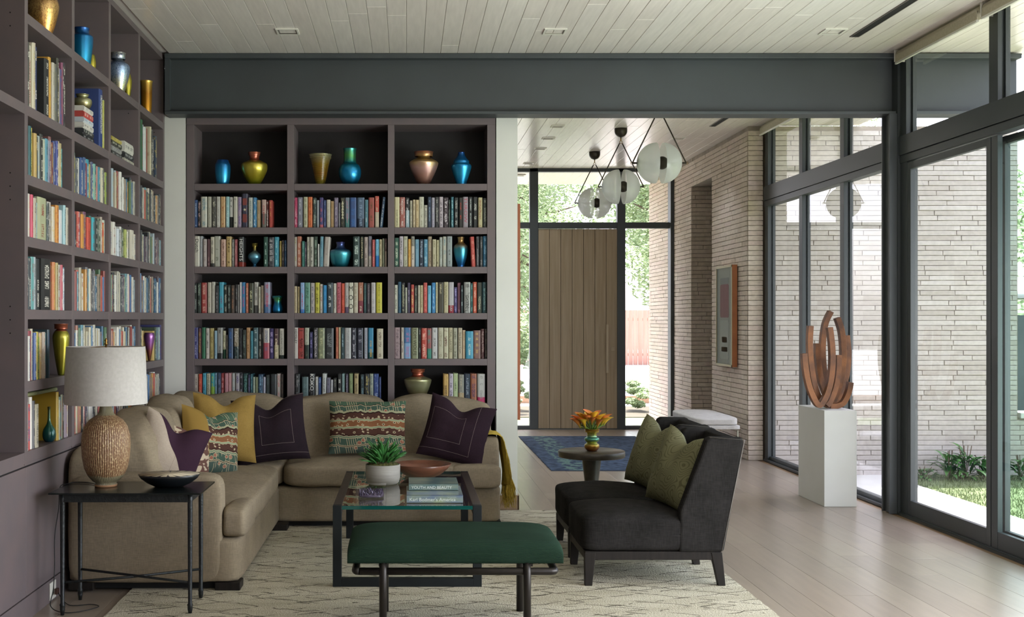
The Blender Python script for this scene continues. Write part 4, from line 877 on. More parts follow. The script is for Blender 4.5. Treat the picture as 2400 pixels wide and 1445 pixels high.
VY = M_vase('ribbed_gold_glass', ['9a9438', 'c08a2a', 'c8a038', 'd0cca0'], ribs=9); VP = M_vase('pink_lustre_glass', ['5a3a2c', 'b88a7c', 'd0a8a0', 'b89a50', 'a86a58'])
VT = M_vase('teal_lustre_glass', ['14586a', '2a8a9c', '4aa8b4', '3a5a8a', '4a4a80']); VS = M_vase('silver_gold_glass', ['3a3018', '8a8058', 'b8b890', 'a8a478'])
VO = M_vase('orange_gold_glass', ['c07828', 'd8a050', 'd8b070', 'b87a50'], col_n='7a4a30'); VI = M_vase('iridescent_glass', ['c8b458', 'd8d0a0', 'b0c4e0', 'a0b8dc', 'c8c4b4'], col_n='3a5a9a')
VGD = M_vase('deep_gold_glass', ['c8962a', 'c88a1c', 'a8701c', 'd8b050']); VPU = M_vase('purple_copper_glass', ['5a3a1c', 'a05a50', 'b070b8', '8a5a90']); VGR = M_vase('green_brown_glaze', ['1a4a58', '2a6a60', '3a6a48', '4a4a24'], .15, .2)
VGY = M_vase('yellow_gold_glass', ['7a7a20', 'b8a83a', '9a9434'])
def vase(x, y, z, h, prof, mat, label, top=None, topmat=None, seg=32):
    """prof: (radius, height fraction) pairs; an open lip with an inner wall is added. top: fraction above which the neck is its own part"""
    t = thing('vase', (x, y, z), label, 'vase', 'lustre glass vases on the bookcases')
    def smoothed(pr):
        out = []
        for i in range(len(pr)-1):
            p0, p1, p2, p3 = pr[max(i-1, 0)], pr[i], pr[i+1], pr[min(i+2, len(pr)-1)]
            for k in range(5):
                u = k/5; q = []
                for a in (0, 1):
                    q.append(.5*((2*p1[a])+(-p0[a]+p2[a])*u+(2*p0[a]-5*p1[a]+4*p2[a]-p3[a])*u*u+(-p0[a]+3*p1[a]-3*p2[a]+p3[a])*u**3))
                out.append((max(.002, q[0]), q[1]))
        return out+[pr[-1]]
    pr = [(r, f*h) for r, f in smoothed(prof)]
    if top:
        lo = [q for q in pr if q[1] <= top*h+1e-6]; hi = [lo[-1]]+[q for q in pr if q[1] > top*h+1e-6]
        MB().lathe([(lo[0][0]*.5, 0)]+lo, (x, y, z), seg).build('body', mat, t)
        MB().lathe(hi+[(hi[-1][0]-.004, h), (hi[-1][0]-.005, h*.9)], (x, y, z), seg).build('neck', topmat or mat, t)
    else:
        MB().lathe([(pr[0][0]*.5, 0)]+pr+[(pr[-1][0]-.004, h), (max(.002, pr[-1][0]-.006), h*.86)], (x, y, z), seg).build('body', mat, t)
    return t
def bvase(px, py_top, py_bot, halfpx, prof, mat, row, label, Y=9.06, **k):
    s = Y/F; z = SH[row if row > 2 else 1][1]+.0005; h = (py_bot-py_top)*s
    return vase((px-CX)*s, Y, z, h, [(r*halfpx*s, f) for r, f in prof], mat, label, **k)
bvase(522, 369, 428, 18, [(.72, 0), (.85, .1), (1, .5), (1, .78), (.85, .9), (.72, 1)], VB, 2, 'bright blue cylindrical vase on the top shelf, left bay of far bookcase')
bvase(596, 353, 430, 31, [(.35, 0), (.55, .1), (.92, .4), (1, .56), (.93, .66), (.6, .73), (.38, .78), (.36, .86), (.45, .97), (.48, 1)], VG, 2, 'round yellow-gold vase with copper neck on the top shelf, left bay', top=.75, topmat=VCU)
bvase(751, 359, 431, 27, [(.38, 0), (.38, .04), (.5, .2), (.7, .6), (.88, .88), (1, 1)], VY, 2, 'flared ribbed yellow-gold vase on the top shelf, middle bay')
bvase(820, 343, 429, 26, [(.5, 0), (.75, .08), (.98, .25), (1, .42), (.85, .54), (.62, .6), (.55, .7), (.55, .9), (.6, 1)], VBG, 2, 'blue gourd vase with green neck on the top shelf, middle bay')
bvase(993, 353, 431, 34, [(.42, 0), (.5, .1), (.8, .38), (1, .62), (.96, .7), (.7, .77), (.45, .82), (.45, .9), (.6, .97), (.68, 1)], VP, 2, 'pink-bronze shouldered vase with flared rim on the top shelf, right bay')
bvase(1081, 353, 430, 24, [(.5, 0), (.55, .1), (.85, .38), (1, .55), (.95, .62), (.78, .66), (.75, .74), (.55, .82), (.38, .9), (.32, .97), (.34, 1)], VB, 2, 'stepped blue vase on the top shelf, right bay of far bookcase')
bvase(597, 569, 625, 16, [(.45, 0), (.3, .06), (.28, .14), (.8, .3), (1, .42), (.85, .56), (.4, .66), (.26, .72), (.28, .92), (.5, 1)], M_vase('blue_silver_glass', ['1a5a8a', '5aa0c0', '7ab8d0', '8a7a30', 'a08a40']), 3, 'small blue footed vase with gold neck among books, left bay, third shelf')
bvase(798, 566, 625, 27, [(.6, 0), (.75, .12), (.95, .42), (1, .58), (.85, .68), (.5, .74), (.36, .82), (.34, .9), (.4, 1)], VT, 3, 'squat teal vase with violet neck among books, middle bay, third shelf')
bvase(1080, 554, 625, 17, [(.5, 0), (.5, .08), (.8, .3), (1, .55), (.95, .7), (.6, .78), (.42, .82), (.4, .9), (.52, 1)], M_vase('blue_copper_glass', ['1a5aa0', '2a7ab0', '3a9ab0', '3a8a9a', 'b08a50', 'b09060']), 3, 'slender blue vase with copper neck among books, right bay, third shelf')
bvase(651, 694, 734, 14, [(.75, 0), (.85, .15), (.8, .35), (.62, .6), (.7, .85), (1, 1)], VBG, 4, 'small waisted blue-green vase on the fourth shelf, left bay')
bvase(979, 871, 949, 32, [(.4, 0), (.5, .1), (.78, .35), (1, .62), (.95, .7), (.6, .76), (.42, .8), (.4, .88), (.5, .96), (.55, 1)], VS, 6, 'large silvery gold vase with bronze neck behind the sofa, right bay', top=.77, topmat=VCU)
def lvase(px, py_top, py_bot, halfpx, prof, mat, row, label, X=-1.95, Y=None, **k):
    Y = Y or F*(-X)/(CX-px); s = Y/F; z = SH[row-1][1]+.0005; h = (py_bot-py_top)*s
    return vase((px-CX)*s, Y, z, h, [(r*halfpx*s, f) for r, f in prof], mat, label, **k)
lvase(100, -54, 68, 37, [(.3, 0), (.38, .05), (.72, .3), (.97, .6), (1, .75), (.8, .9), (.5, .97), (.52, 1)], VO, 1, 'large orange-gold mottled vase on the top shelf, nearest bay')
lvase(192, 38, 143, 26, [(.62, 0), (.7, .1), (.92, .5), (1, .75), (.95, .82), (.7, .86), (.62, .92), (.68, 1)], VB, 1, 'tall blue shouldered vase on the top shelf, second bay')
lvase(214, 98, 150, 11, [(.5, 0), (.7, .2), (1, .6), (.7, 1)], VGY, 1, 'yellow-gold vase half hidden behind the tall blue vase', X=-1.925)
lvase(277, 105, 209, 27, [(.45, 0), (.5, .08), (.8, .35), (1, .6), (.95, .72), (.6, .8), (.4, .86), (.45, .93), (.68, 1)], VI, 1, 'iridescent silver and gold vase with flared lip on the top shelf', X=-1.925)
lvase(299, 150, 214, 10, [(.5, 0), (.7, .25), (1, .7), (.6, 1)], VGY, 1, 'small yellow-gold vase half hidden behind the iridescent vase', X=-1.89)
lvase(343, 169, 256, 14.5, [(.55, 0), (.7, .05), (.85, .3), (.92, .7), (.95, .93), (1.05, 1)], VGD, 1, 'slim deep gold cylinder vase on the top shelf, far bay', X=-1.915)
lvase(331, 149, 240, 6, [(.6, 0), (.8, .3), (.9, .8), (1, 1)], VB, 1, 'slender blue vase beside the gold cylinder vase on the top shelf', X=-1.98)
Yv = 6.93; vase(-1.915, Yv, zs, .098, [(.026, 0), (.045, .2), (.056, .5), (.05, .72), (.03, .82), (.03, .88), (.04, 1)], VS, 'small silver-gold vase with looping lines on top of the flat book stack')
lvase(143, 768, 888, 19, [(.35, 0), (.45, .06), (.75, .35), (1, .66), (1, .78), (.75, .86), (.5, .9), (.5, .94), (.9, 1)], VGY, 6, 'tall yellow-gold vase with copper lip on the sixth shelf behind the lamp', X=-1.865, top=.86, topmat=VCU)
lvase(350, 790, 856, 12.5, [(.2, 0), (.35, .15), (.8, .6), (1, .85), (.9, .97), (.8, 1)], VPU, 6, 'purple and copper cone vase among books in the far bay', X=-1.865)
lvase(115, 958, 1040, 15.5, [(.55, 0), (.85, .07), (1, .2), (.85, .36), (.4, .5), (.22, .65), (.2, .9), (.26, 1)], VGR, 7, 'green-brown glazed bottle vase on the lowest shelf before a yellow book', X=-1.868)
# ================================================================ FURNITURE
def M_fabric(name, c1, c2, rough=.9, weave=420, bump=.35, scale=9, stretch=(1, 1, 1), spec=.15, sheen=0.):
    m, n, L, b = new_mat(name); tc = n.new('ShaderNodeTexCoord')
    def noi(sc_, st, det=2):
        mp = n.new('ShaderNodeMapping'); mp.inputs['Scale'].default_value = st; ns = n.new('ShaderNodeTexNoise'); ns.inputs['Scale'].default_value = sc_; ns.inputs['Detail'].default_value = det
        L.new(tc.outputs['Object'], mp.inputs[0]); L.new(mp.outputs[0], ns.inputs[0]); return ns.outputs[0]
    a = noi(weave, (1, 1, .12)); c = noi(weave, (.12, .12, 1)); d = noi(scale, stretch, 3)
    wv = math_n(n, 'ADD', math_n(n, 'MULTIPLY', a, .5, L), math_n(n, 'MULTIPLY', c, .5, L), L)
    f = math_n(n, 'ADD', math_n(n, 'MULTIPLY', wv, .65, L), math_n(n, 'MULTIPLY', d, .35, L), L)
    mr = n.new('ShaderNodeMapRange'); mr.inputs[1].default_value = .38; mr.inputs[2].default_value = .62; L.new(f, mr.inputs[0])
    L.new(mixc(n, L, mr.outputs[0], lin(c1), lin(c2)), b.inputs['Base Color']); b.inputs['Roughness'].default_value = rough; b.inputs['Specular IOR Level'].default_value = spec
    b.inputs['Sheen Weight'].default_value = sheen
    bp = n.new('ShaderNodeBump'); bp.inputs['Strength'].default_value = bump; bp.inputs['Distance'].default_value = .003; L.new(wv, bp.inputs['Height']); L.new(bp.outputs[0], b.inputs['Normal'])
    return m
SOFA = M_fabric('taupe_linen_weave', '7a6e5d', '91846f', weave=260, scale=5)
CHEN = M_fabric('charcoal_chenille', '1e1d1c', '2d2b2a', weave=190, scale=7, bump=.5, spec=.06, sheen=0)
WENGE = M('dark_wenge_wood', '1f1c1a', .5, 0, '272320', 6, (8, 8, 1), spec=.15)
PLUM = M_fabric('dark_plum_linen', '2c1c27', '382431', weave=500)
LINEN = M_fabric('pale_natural_linen', '9e9082', 'b3a596', weave=420)
MUST = M_fabric('mustard_linen', '846a35', '977b42', weave=420)
MUSTT = M_fabric('mustard_wool_throw', 'b0963a', 'c4aa4c', weave=300)

# rug under the seating: cream pile with broken dark diamond lines
def rug_mat():
    m, n, L, b = new_mat('cream_diamond_rug'); g = n.new('ShaderNodeNewGeometry'); sx = n.new('ShaderNodeSeparateXYZ'); L.new(g.outputs['Position'], sx.inputs[0])
    def noi(sc_, det=2, st=(1, 1, 1)):
        mp = n.new('ShaderNodeMapping'); mp.inputs['Scale'].default_value = st; ns = n.new('ShaderNodeTexNoise'); ns.inputs['Scale'].default_value = sc_; ns.inputs['Detail'].default_value = det
        L.new(g.outputs['Position'], mp.inputs[0]); L.new(mp.outputs[0], ns.inputs[0]); return ns.outputs[0]
    wob = math_n(n, 'MULTIPLY', math_n(n, 'SUBTRACT', noi(9, 5), .5, L), .20, L)
    x = math_n(n, 'ADD', sx.outputs[0], wob, L); y = sx.outputs[1]
    def lines(sgn, k, off):
        t = math_n(n, 'ADD', math_n(n, 'MULTIPLY', x, k, L), math_n(n, 'MULTIPLY', y, sgn*k*2.3, L), L)
        fr = math_n(n, 'FRACT', math_n(n, 'ADD', t, off+40., L), None, L); d = math_n(n, 'ABSOLUTE', math_n(n, 'SUBTRACT', fr, .5, L), None, L)
        return math_n(n, 'LESS_THAN', d, .0115*k, L)
    l1 = lines(1, 2.3, 0); l2 = lines(-1, 2.3, .3); l3 = lines(1, 3.4, .6); l4 = lines(-1, 3.4, .1)
    gate = math_n(n, 'GREATER_THAN', noi(7, 2, (1, 2, 1)), .46, L); gate2 = math_n(n, 'GREATER_THAN', noi(5, 2), .56, L)
    s = math_n(n, 'MAXIMUM', math_n(n, 'MULTIPLY', math_n(n, 'MAXIMUM', l1, l2, L), gate, L), math_n(n, 'MULTIPLY', math_n(n, 'MAXIMUM', l3, l4, L), gate2, L), L)
    basef = noi(3.2, 5, (.6, 2.2, 1)); mr = n.new('ShaderNodeMapRange'); mr.inputs[1].default_value = .35; mr.inputs[2].default_value = .65; L.new(basef, mr.inputs[0])
    base = mixc(n, L, mr.outputs[0], lin('b5ad99'), lin('cdc6b3'))
    fine = noi(90, 3); base = mixc(n, L, math_n(n, 'MULTIPLY', fine, .35, L), base, lin('8f8872'))
    L.new(mixc(n, L, math_n(n, 'MULTIPLY', s, .8, L), base, lin('3c362c')), b.inputs['Base Color']); b.inputs['Roughness'].default_value = .95; b.inputs['Specular IOR Level'].default_value = .1
    bp = n.new('ShaderNodeBump'); bp.inputs['Strength'].default_value = .6; bp.inputs['Distance'].default_value = .006; L.new(noi(140, 3, (1, .5, 1)), bp.inputs['Height']); L.new(bp.outputs[0], b.inputs['Normal'])
    return m
def rug(name, x0, x1, y0, y1, t, mat, edge, label):
    th = thing(name, ((x0+x1)/2, (y0+y1)/2, 0), label, 'rug'); mb = MB(); r = random.Random(5); pts = []
    nx, ny = 60, 70
    for i in range(nx+1): pts.append((x0+(x1-x0)*i/nx, y0+r.uniform(-.003, .003)))
    for i in range(1, ny+1): pts.append((x1+r.uniform(-.003, .003), y0+(y1-y0)*i/ny))
    for i in range(1, nx+1): pts.append((x1-(x1-x0)*i/nx, y1+r.uniform(-.003, .003)))
    for i in range(1, ny): pts.append((x0+r.uniform(-.003, .003), y1-(y1-y0)*i/ny))
    mb.prism(pts, 'z', .0008, t); mb.build('pile', mat, th)
    e = MB(); r2 = random.Random(8)
    e.tube([(p[0], p[1], .004) for p in pts+[pts[0]]], .0035, 5); e.build('binding', edge, th); return th
RT = .010
rug('area_rug', -1.47, 1.81, 4.6, 8.86, RT, rug_mat(), M('rug_binding', '3c382e', .9), 'large cream rug with broken dark diamond lines under the sofa and chairs')
BR = M('blue_rug_pile', '23364e', .95, 0, '33506e', 9, (1, 3, 1), 5, bump=.5, bscale=120)
def blue_rug():
    m, n, L, b = new_mat('blue_green_rug'); g = n.new('ShaderNodeNewGeometry'); sx = n.new('ShaderNodeSeparateXYZ'); L.new(g.outputs['Position'], sx.inputs[0])
    ns = n.new('ShaderNodeTexNoise'); ns.inputs['Scale'].default_value = 14; ns.inputs['Detail'].default_value = 5; mp = n.new('ShaderNodeMapping'); mp.inputs['Scale'].default_value = (1, .6, 1); L.new(g.outputs['Position'], mp.inputs[0]); L.new(mp.outputs[0], ns.inputs[0])
    mr = n.new('ShaderNodeMapRange'); mr.inputs[1].default_value = .35; mr.inputs[2].default_value = .65; L.new(ns.outputs[0], mr.inputs[0])
    base = mixc(n, L, mr.outputs[0], lin('2b3544'), lin('465468'))
    d = math_n(n, 'ABSOLUTE', math_n(n, 'SUBTRACT', sx.outputs[0], 1.66, L), None, L); z = math_n(n, 'LESS_THAN', math_n(n, 'ADD', d, math_n(n, 'MULTIPLY', ns.outputs[0], .3, L), L), .29, L)
    z2 = math_n(n, 'MULTIPLY', z, math_n(n, 'GREATER_THAN', ns.outputs[0], .50, L), L)
    L.new(mixc(n, L, math_n(n, 'MULTIPLY', z2, .8, L), base, lin('5a7268')), b.inputs['Base Color']); b.inputs['Roughness'].default_value = .95; b.inputs['Specular IOR Level'].default_value = .1
    return m
rug('entry_rug', 1.385, 2.82, 11.23, 14.5, .009, blue_rug(), M('blue_rug_edge', '2a3548', .9), 'dark blue rug with mossy flecks in front of the entry door')

# ---------------------------------------------------------------- sofa
so = thing('sectional_sofa', (-1.2, 7.8, RT), 'taupe linen L-shaped sectional sofa filling the corner of the two bookcases', 'sofa')
B0, B1, SEAT = RT+.038, .288, .455
MB().soft(-1.81, -.885, 6.23, 8.86, B0, B1, 26, 16).build('base', SOFA, so)
MB().soft(-.95, .652, 8.13, 8.90, B0, B1, 30, 16).build('base', SOFA, so)
MB().soft(-1.80, -.982, 6.22, 6.385, B0+.002, .625, 10, 18, .004, .002, 6).build('arm', SOFA, so)
MB().soft(.495, .650, 8.17, 8.91, B0+.002, .628, 10, 18, .004, .002, 6, 3).build('arm', SOFA, so)
MB().soft(-1.822, -1.66, 6.24, 8.9, B0, .765, 9, 18, .0, .003, 6, 4).build('back_frame', SOFA, so)
MB().soft(-1.7, .63, 8.80, 8.93, B0, .76, 9, 18).build('back_frame', SOFA, so)
m = MB(); m.soft(-1.66, -.858, 6.385, 8.14, B1, SEAT, 7, 20, .035, .006, 4, 1); m.soft(-.985, -.858, 6.235, 6.7, B1, SEAT-.012, 7, 14, .01, .004, 6, 2); m.build('seat_cushion', SOFA, so)
m = MB(); m.soft(-.865, .50, 8.06, 8.82, B1, SEAT, 7, 22, .035, .008, 5, 5); m.soft(.3, .648, 8.06, 8.175, B1, SEAT-.01, 6, 14, .01, .005, 6, 6); m.build('seat_cushion', SOFA, so)
MB().soft(-1.66, -.86, 8.1, 8.82, B1, SEAT-.005, 7, 12, .03, .006, 5, 7).build('seat_cushion', SOFA, so)
def lean_y(y0, k): return lambda v: Vector((v.x, v.y+(v.z-.45)*k, v.z))
def lean_x(k): return lambda v: Vector((v.x+(v.z-.45)*k, v.y, v.z))
for i, (a, b, zt, sd) in enumerate(((-1.60, -.86, .875, 11), (-.865, -.135, .865, 12), (-.14, .62, .86, 13))):
    def sk(v, a=a, b=b, sd=sd):
        u = (v.x-a)/(b-a)*2-1; t = max(0, (v.z-.62)/.25)
        zz = v.z-t*(.028*(u*u if sd != 13 else (u+.6)*.8 if u > -.6 else 0))+t*.018*noise.noise(Vector((v.x*5, sd, 0)))
        return Vector((v.x, v.y+(v.z-.45)*.22, zz))
    MB().soft(a, b, 8.46, 8.68, .43, zt+.028, 6.5, 24, .012, .014, 5, sd, skew=sk).build('back_cushion', SOFA, so)
for i, (a, b, zt, sd) in enumerate(((6.46, 7.28, .885, 21), (7.26, 8.04, .905, 22), (8.02, 8.60, .88, 23))):
    def sk(v, a=a, b=b, sd=sd):
        u = (v.y-a)/(b-a)*2-1; t = max(0, (v.z-.6)/.28)
        return Vector((v.x-(v.z-.45)*.20, v.y, v.z-t*.05*u*u+t*.03*noise.noise(Vector((v.y*6, sd, 0)))))
    MB().soft(-1.60, -1.33, a, b, .43, zt+.03, 5.2, 22, .02, .018, 5, sd, skew=sk).build('back_cushion', SOFA, so)
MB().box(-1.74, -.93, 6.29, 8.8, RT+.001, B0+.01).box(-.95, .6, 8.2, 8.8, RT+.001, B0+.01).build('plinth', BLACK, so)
for x, y in ((-1.02, 6.235), (-1.80, 6.235), (-.95, 8.0), (.52, 8.15)):
    MB().box(x, x+.135, y, y+.13, RT, B0+.004).build('foot', WENGE, so, bevel=.004)

# ---------------------------------------------------------------- throw pillows
def pillow_mesh(a, b, T, chop=0., pinch=.07, n=26, seed=0, twist=0., square=.0):
    """two sides of a pillow; x right, z up, front towards -y; returns verts, faces, side flags and (u, v)"""
    vs = []; fs = []; uv = []; mi = []; r = random.Random(seed)
    for side in (-1, 1):
        base = len(vs)
        for j in range(n+1):
            for i in range(n+1):
                u, v = -1+2*i/n, -1+2*j/n
                x = a*u*(1-pinch*(1-v*v)); z = b*v*(1-pinch*(1-u*u))
                e = max(0., (1-u**4)*(1-v**4))**.55*(.62+.38*math.cos(u*1.2)*math.cos(v*1.2))
                y = side*T*e
                if chop:
                    c = math.exp(-(u/.34)**2)*max(0, (v+.35)/1.35)**1.6; z -= chop*c*b; y *= (1-.62*c)
                y += twist*u*v*T
                nz = noise.noise(Vector((x*9+seed, z*9, side)))*.012*e; y += nz
                vs.append((x, y, z)); uv.append((u, v))
        for j in range(n):
            for i in range(n):
                q = [base+j*(n+1)+i, base+j*(n+1)+i+1, base+(j+1)*(n+1)+i+1, base+(j+1)*(n+1)+i]
                fs.append(q if side < 0 else q[::-1]); mi.append(0 if side < 0 else 1)
    return vs, fs, mi, uv
def pillow(label, loc, rot, a, b, T, mats, chop=0., seed=0, group='throw pillows on the sofa', **k):
    vs, fs, mi, uv = pillow_mesh(a, b, T, chop, seed=seed, **k)
    t = thing('throw_pillow', loc, label, 'pillow', group); t.rotation_euler = [R(x) for x in rot]; t.rotation_mode = 'XYZ'
    for s, nm in ((0, 'front_cover'), (1, 'back_cover')):
        idx = sorted({i for f, m_ in zip(fs, mi) if m_ == s for i in f}); mp = {i: j for j, i in enumerate(idx)}
        me = bpy.data.meshes.new(nm); me.from_pydata([vs[i] for i in idx], [], [[mp[i] for i in f] for f, m_ in zip(fs, mi) if m_ == s]); me.materials.append(mats[s])
        me.polygons.foreach_set('use_smooth', [True]*len(me.polygons))
        at_ = me.attributes.new('puv', 'FLOAT_VECTOR', 'POINT'); dat = []
        for i in idx: dat += [uv[i][0]*a, uv[i][1]*b, 0]
        at_.data.foreach_set('vector', dat)
        o = bpy.data.objects.new(nm, me); COL.objects.link(o); o.parent = t
    return t
def stitch_mat(name, c1, c2, rects, line='b8a8a0'):
    """woven cloth with dashed running-stitch rectangles; rects are (x0, x1, z0, z1)"""
    m = M_fabric(name, c1, c2, weave=500); n = m.node_tree.nodes; L = m.node_tree.links; b = n['Principled BSDF']
    old = b.inputs['Base Color'].links[0].from_socket
    a = n.new('ShaderNodeAttribute'); a.attribute_name = 'puv'; sx = n.new('ShaderNodeSeparateXYZ'); L.new(a.outputs['Vector'], sx.inputs[0]); x, z = sx.outputs[0], sx.outputs[1]
    acc = None
    for (x0, x1, z0, z1) in rects:
        def near(v, c): return math_n(n, 'LESS_THAN', math_n(n, 'ABSOLUTE', math_n(n, 'SUBTRACT', v, c, L), None, L), .0011, L)
        def dash(v): return math_n(n, 'GREATER_THAN', math_n(n, 'FRACT', math_n(n, 'MULTIPLY', v, 105., L), None, L), .5, L)
        def within(v, p, q): return math_n(n, 'MULTIPLY', math_n(n, 'GREATER_THAN', v, p, L), math_n(n, 'LESS_THAN', v, q, L), L)
        for v1, c, v2, p, q in ((x, x0, z, z0, z1), (x, x1, z, z0, z1), (z, z0, x, x0, x1), (z, z1, x, x0, x1)):
            s = math_n(n, 'MULTIPLY', math_n(n, 'MULTIPLY', near(v1, c), dash(v2), L), within(v2, p, q), L)
            acc = s if acc is None else math_n(n, 'MAXIMUM', acc, s, L)
    L.new(mixc(n, L, math_n(n, 'MULTIPLY', acc, .8, L), old, lin(line)), b.inputs['Base Color']); return m
def pattern_mat(name='dotted_wave_print'):
    """wavy bands of green, brown and rust outlined in cream, with rows of small cream rings"""
    m, n, L, b = new_mat(name); a = n.new('ShaderNodeAttribute'); a.attribute_name = 'puv'; sx = n.new('ShaderNodeSeparateXYZ'); L.new(a.outputs['Vector'], sx.inputs[0]); x, z = sx.outputs[0], sx.outputs[1]
    def noi(sx_, sy_, off, det=2):
        c = n.new('ShaderNodeCombineXYZ'); L.new(math_n(n, 'MULTIPLY', x, sx_, L), c.inputs[0]); L.new(math_n(n, 'MULTIPLY', z, sy_, L), c.inputs[1]); c.inputs[2].default_value = off
        s = n.new('ShaderNodeTexNoise'); s.inputs['Scale'].default_value = 1; s.inputs['Detail'].default_value = det; L.new(c.outputs[0], s.inputs[0]); return s.outputs[0]
    w = math_n(n, 'MULTIPLY', math_n(n, 'SUBTRACT', noi(16, 3, 1.), .5, L), .05, L)
    t = math_n(n, 'ADD', math_n(n, 'DIVIDE', math_n(n, 'ADD', z, w, L), .36, L), .5, L)      # 0 bottom .. 1 top
    rp = n.new('ShaderNodeValToRGB'); rp.color_ramp.interpolation = 'CONSTANT'; e = rp.color_ramp.elements
    st = [(0, '42524a'), (.10, '1f1a16'), (.125, '3f5347'), (.27, '66765f'), (.31, '2a1c18'), (.335, '4a3028'), (.46, '6f8a6a'), (.49, '7c5236'), (.61, '6f8a6a'), (.64, '4a3028'), (.76, '241a18'), (.79, '6f8a6a'), (.815, '3f5347'), (.92, '1f1a16'), (.94, '465c4a')]
    while len(e) < len(st): e.new(.5)
    for i, (p, c) in enumerate(st): e[i].position = p; e[i].color = (*lin(c), 1)
    L.new(t, rp.inputs[0]); col = rp.outputs[0]
    cream = lin('b8a888')
    acc = None
    for c_ in (.10, .125, .27, .31, .46, .49, .61, .64, .79, .815, .92):
        d = math_n(n, 'LESS_THAN', math_n(n, 'ABSOLUTE', math_n(n, 'SUBTRACT', t, c_+.002, L), None, L), .0065, L); acc = d if acc is None else math_n(n, 'MAXIMUM', acc, d, L)
    # vertical cream hooks in the green bands
    st_ = math_n(n, 'FRACT', math_n(n, 'ADD', math_n(n, 'MULTIPLY', x, 62., L), math_n(n, 'MULTIPLY', z, 14., L), L), None, L)
    hook = math_n(n, 'MULTIPLY', math_n(n, 'LESS_THAN', math_n(n, 'ABSOLUTE', math_n(n, 'SUBTRACT', st_, .5, L), None, L), .12, L), math_n(n, 'GREATER_THAN', noi(13, 0, 4.), .50, L), L)
    g1 = math_n(n, 'MULTIPLY', math_n(n, 'GREATER_THAN', t, .125, L), math_n(n, 'LESS_THAN', t, .27, L), L); g2 = math_n(n, 'MULTIPLY', math_n(n, 'GREATER_THAN', t, .815, L), math_n(n, 'LESS_THAN', t, .92, L), L); g3 = math_n(n, 'LESS_THAN', t, .10, L); g4 = math_n(n, 'GREATER_THAN', t, .94, L)
    gr = math_n(n, 'MAXIMUM', math_n(n, 'MAXIMUM', g1, g2, L), math_n(n, 'MAXIMUM', g3, g4, L), L)
    acc = math_n(n, 'MAXIMUM', acc, math_n(n, 'MULTIPLY', hook, gr, L), L)
    # rings in the brown bands, rust dots in the green ones
    c = n.new('ShaderNodeCombineXYZ'); L.new(math_n(n, 'MULTIPLY', x, 27., L), c.inputs[0]); L.new(math_n(n, 'MULTIPLY', math_n(n, 'ADD', z, w, L), 36., L), c.inputs[1])
    vo = n.new('ShaderNodeTexVoronoi'); vo.inputs['Scale'].default_value = 1; vo.inputs['Randomness'].default_value = .55; L.new(c.outputs[0], vo.inputs['Vector'])
    dd = vo.outputs['Distance']; ring = math_n(n, 'MULTIPLY', math_n(n, 'LESS_THAN', dd, .30, L), math_n(n, 'GREATER_THAN', dd, .15, L), L); dark = math_n(n, 'LESS_THAN', dd, .15, L)
    br = math_n(n, 'MULTIPLY', math_n(n, 'GREATER_THAN', t, .345, L), math_n(n, 'LESS_THAN', t, .745, L), L)
    ng = math_n(n, 'SUBTRACT', 1., math_n(n, 'MAXIMUM', math_n(n, 'MULTIPLY', math_n(n, 'GREATER_THAN', t, .45, L), math_n(n, 'LESS_THAN', t, .50, L), L), math_n(n, 'MULTIPLY', math_n(n, 'GREATER_THAN', t, .60, L), math_n(n, 'LESS_THAN', t, .65, L), L), L), L)
    br = math_n(n, 'MULTIPLY', br, ng, L)
    col = mixc(n, L, math_n(n, 'MULTIPLY', dark, br, L), col, lin('1c1512'))
    c = n.new('ShaderNodeCombineXYZ'); L.new(math_n(n, 'MULTIPLY', x, 17., L), c.inputs[0]); L.new(math_n(n, 'MULTIPLY', z, 20., L), c.inputs[1]); vo2 = n.new('ShaderNodeTexVoronoi'); vo2.inputs['Scale'].default_value = 1; L.new(c.outputs[0], vo2.inputs['Vector'])
    dot = math_n(n, 'MULTIPLY', math_n(n, 'LESS_THAN', vo2.outputs['Distance'], .24, L), gr, L); col = mixc(n, L, dot, col, lin('8a5a4a'))
    dr_ = math_n(n, 'MULTIPLY', math_n(n, 'MULTIPLY', math_n(n, 'LESS_THAN', vo2.outputs['Distance'], .29, L), math_n(n, 'GREATER_THAN', vo2.outputs['Distance'], .24, L), L), gr, L)
    acc = math_n(n, 'MAXIMUM', math_n(n, 'MAXIMUM', acc, math_n(n, 'MULTIPLY', ring, br, L), L), dr_, L)
    acc = math_n(n, 'MULTIPLY', acc, .85, L)
    L.new(mixc(n, L, acc, col, cream), b.inputs['Base Color']); b.inputs['Roughness'].default_value = .85; b.inputs['Specular IOR Level'].default_value = .15
    return m
PAT = pattern_mat(); PATM = pattern_mat('dotted_wave_print_with_mustard_edge'); n_ = PATM.node_tree.nodes; L_ = PATM.node_tree.links; b_ = n_['Principled BSDF']; a_ = n_.new('ShaderNodeAttribute'); a_.attribute_name = 'puv'; sx_ = n_.new('ShaderNodeSeparateXYZ'); L_.new(a_.outputs['Vector'], sx_.inputs[0]); L_.new(mixc(n_, L_, math_n(n_, 'LESS_THAN', sx_.outputs[0], -.075, L_), b_.inputs['Base Color'].links[0].from_socket, lin('8a6e36')), b_.inputs['Base Color'])
STD = stitch_mat('plum_with_running_stitch', '1f181d', '291d24', [(-.075, .16, -.12, .125), (-.19, .30, -.19, .23)])
STD2 = stitch_mat('plum_with_running_stitch_two', '25181f', '2e1f28', [(-.20, .05, -.10, .13), (-.3, .13, -.17, .30)])
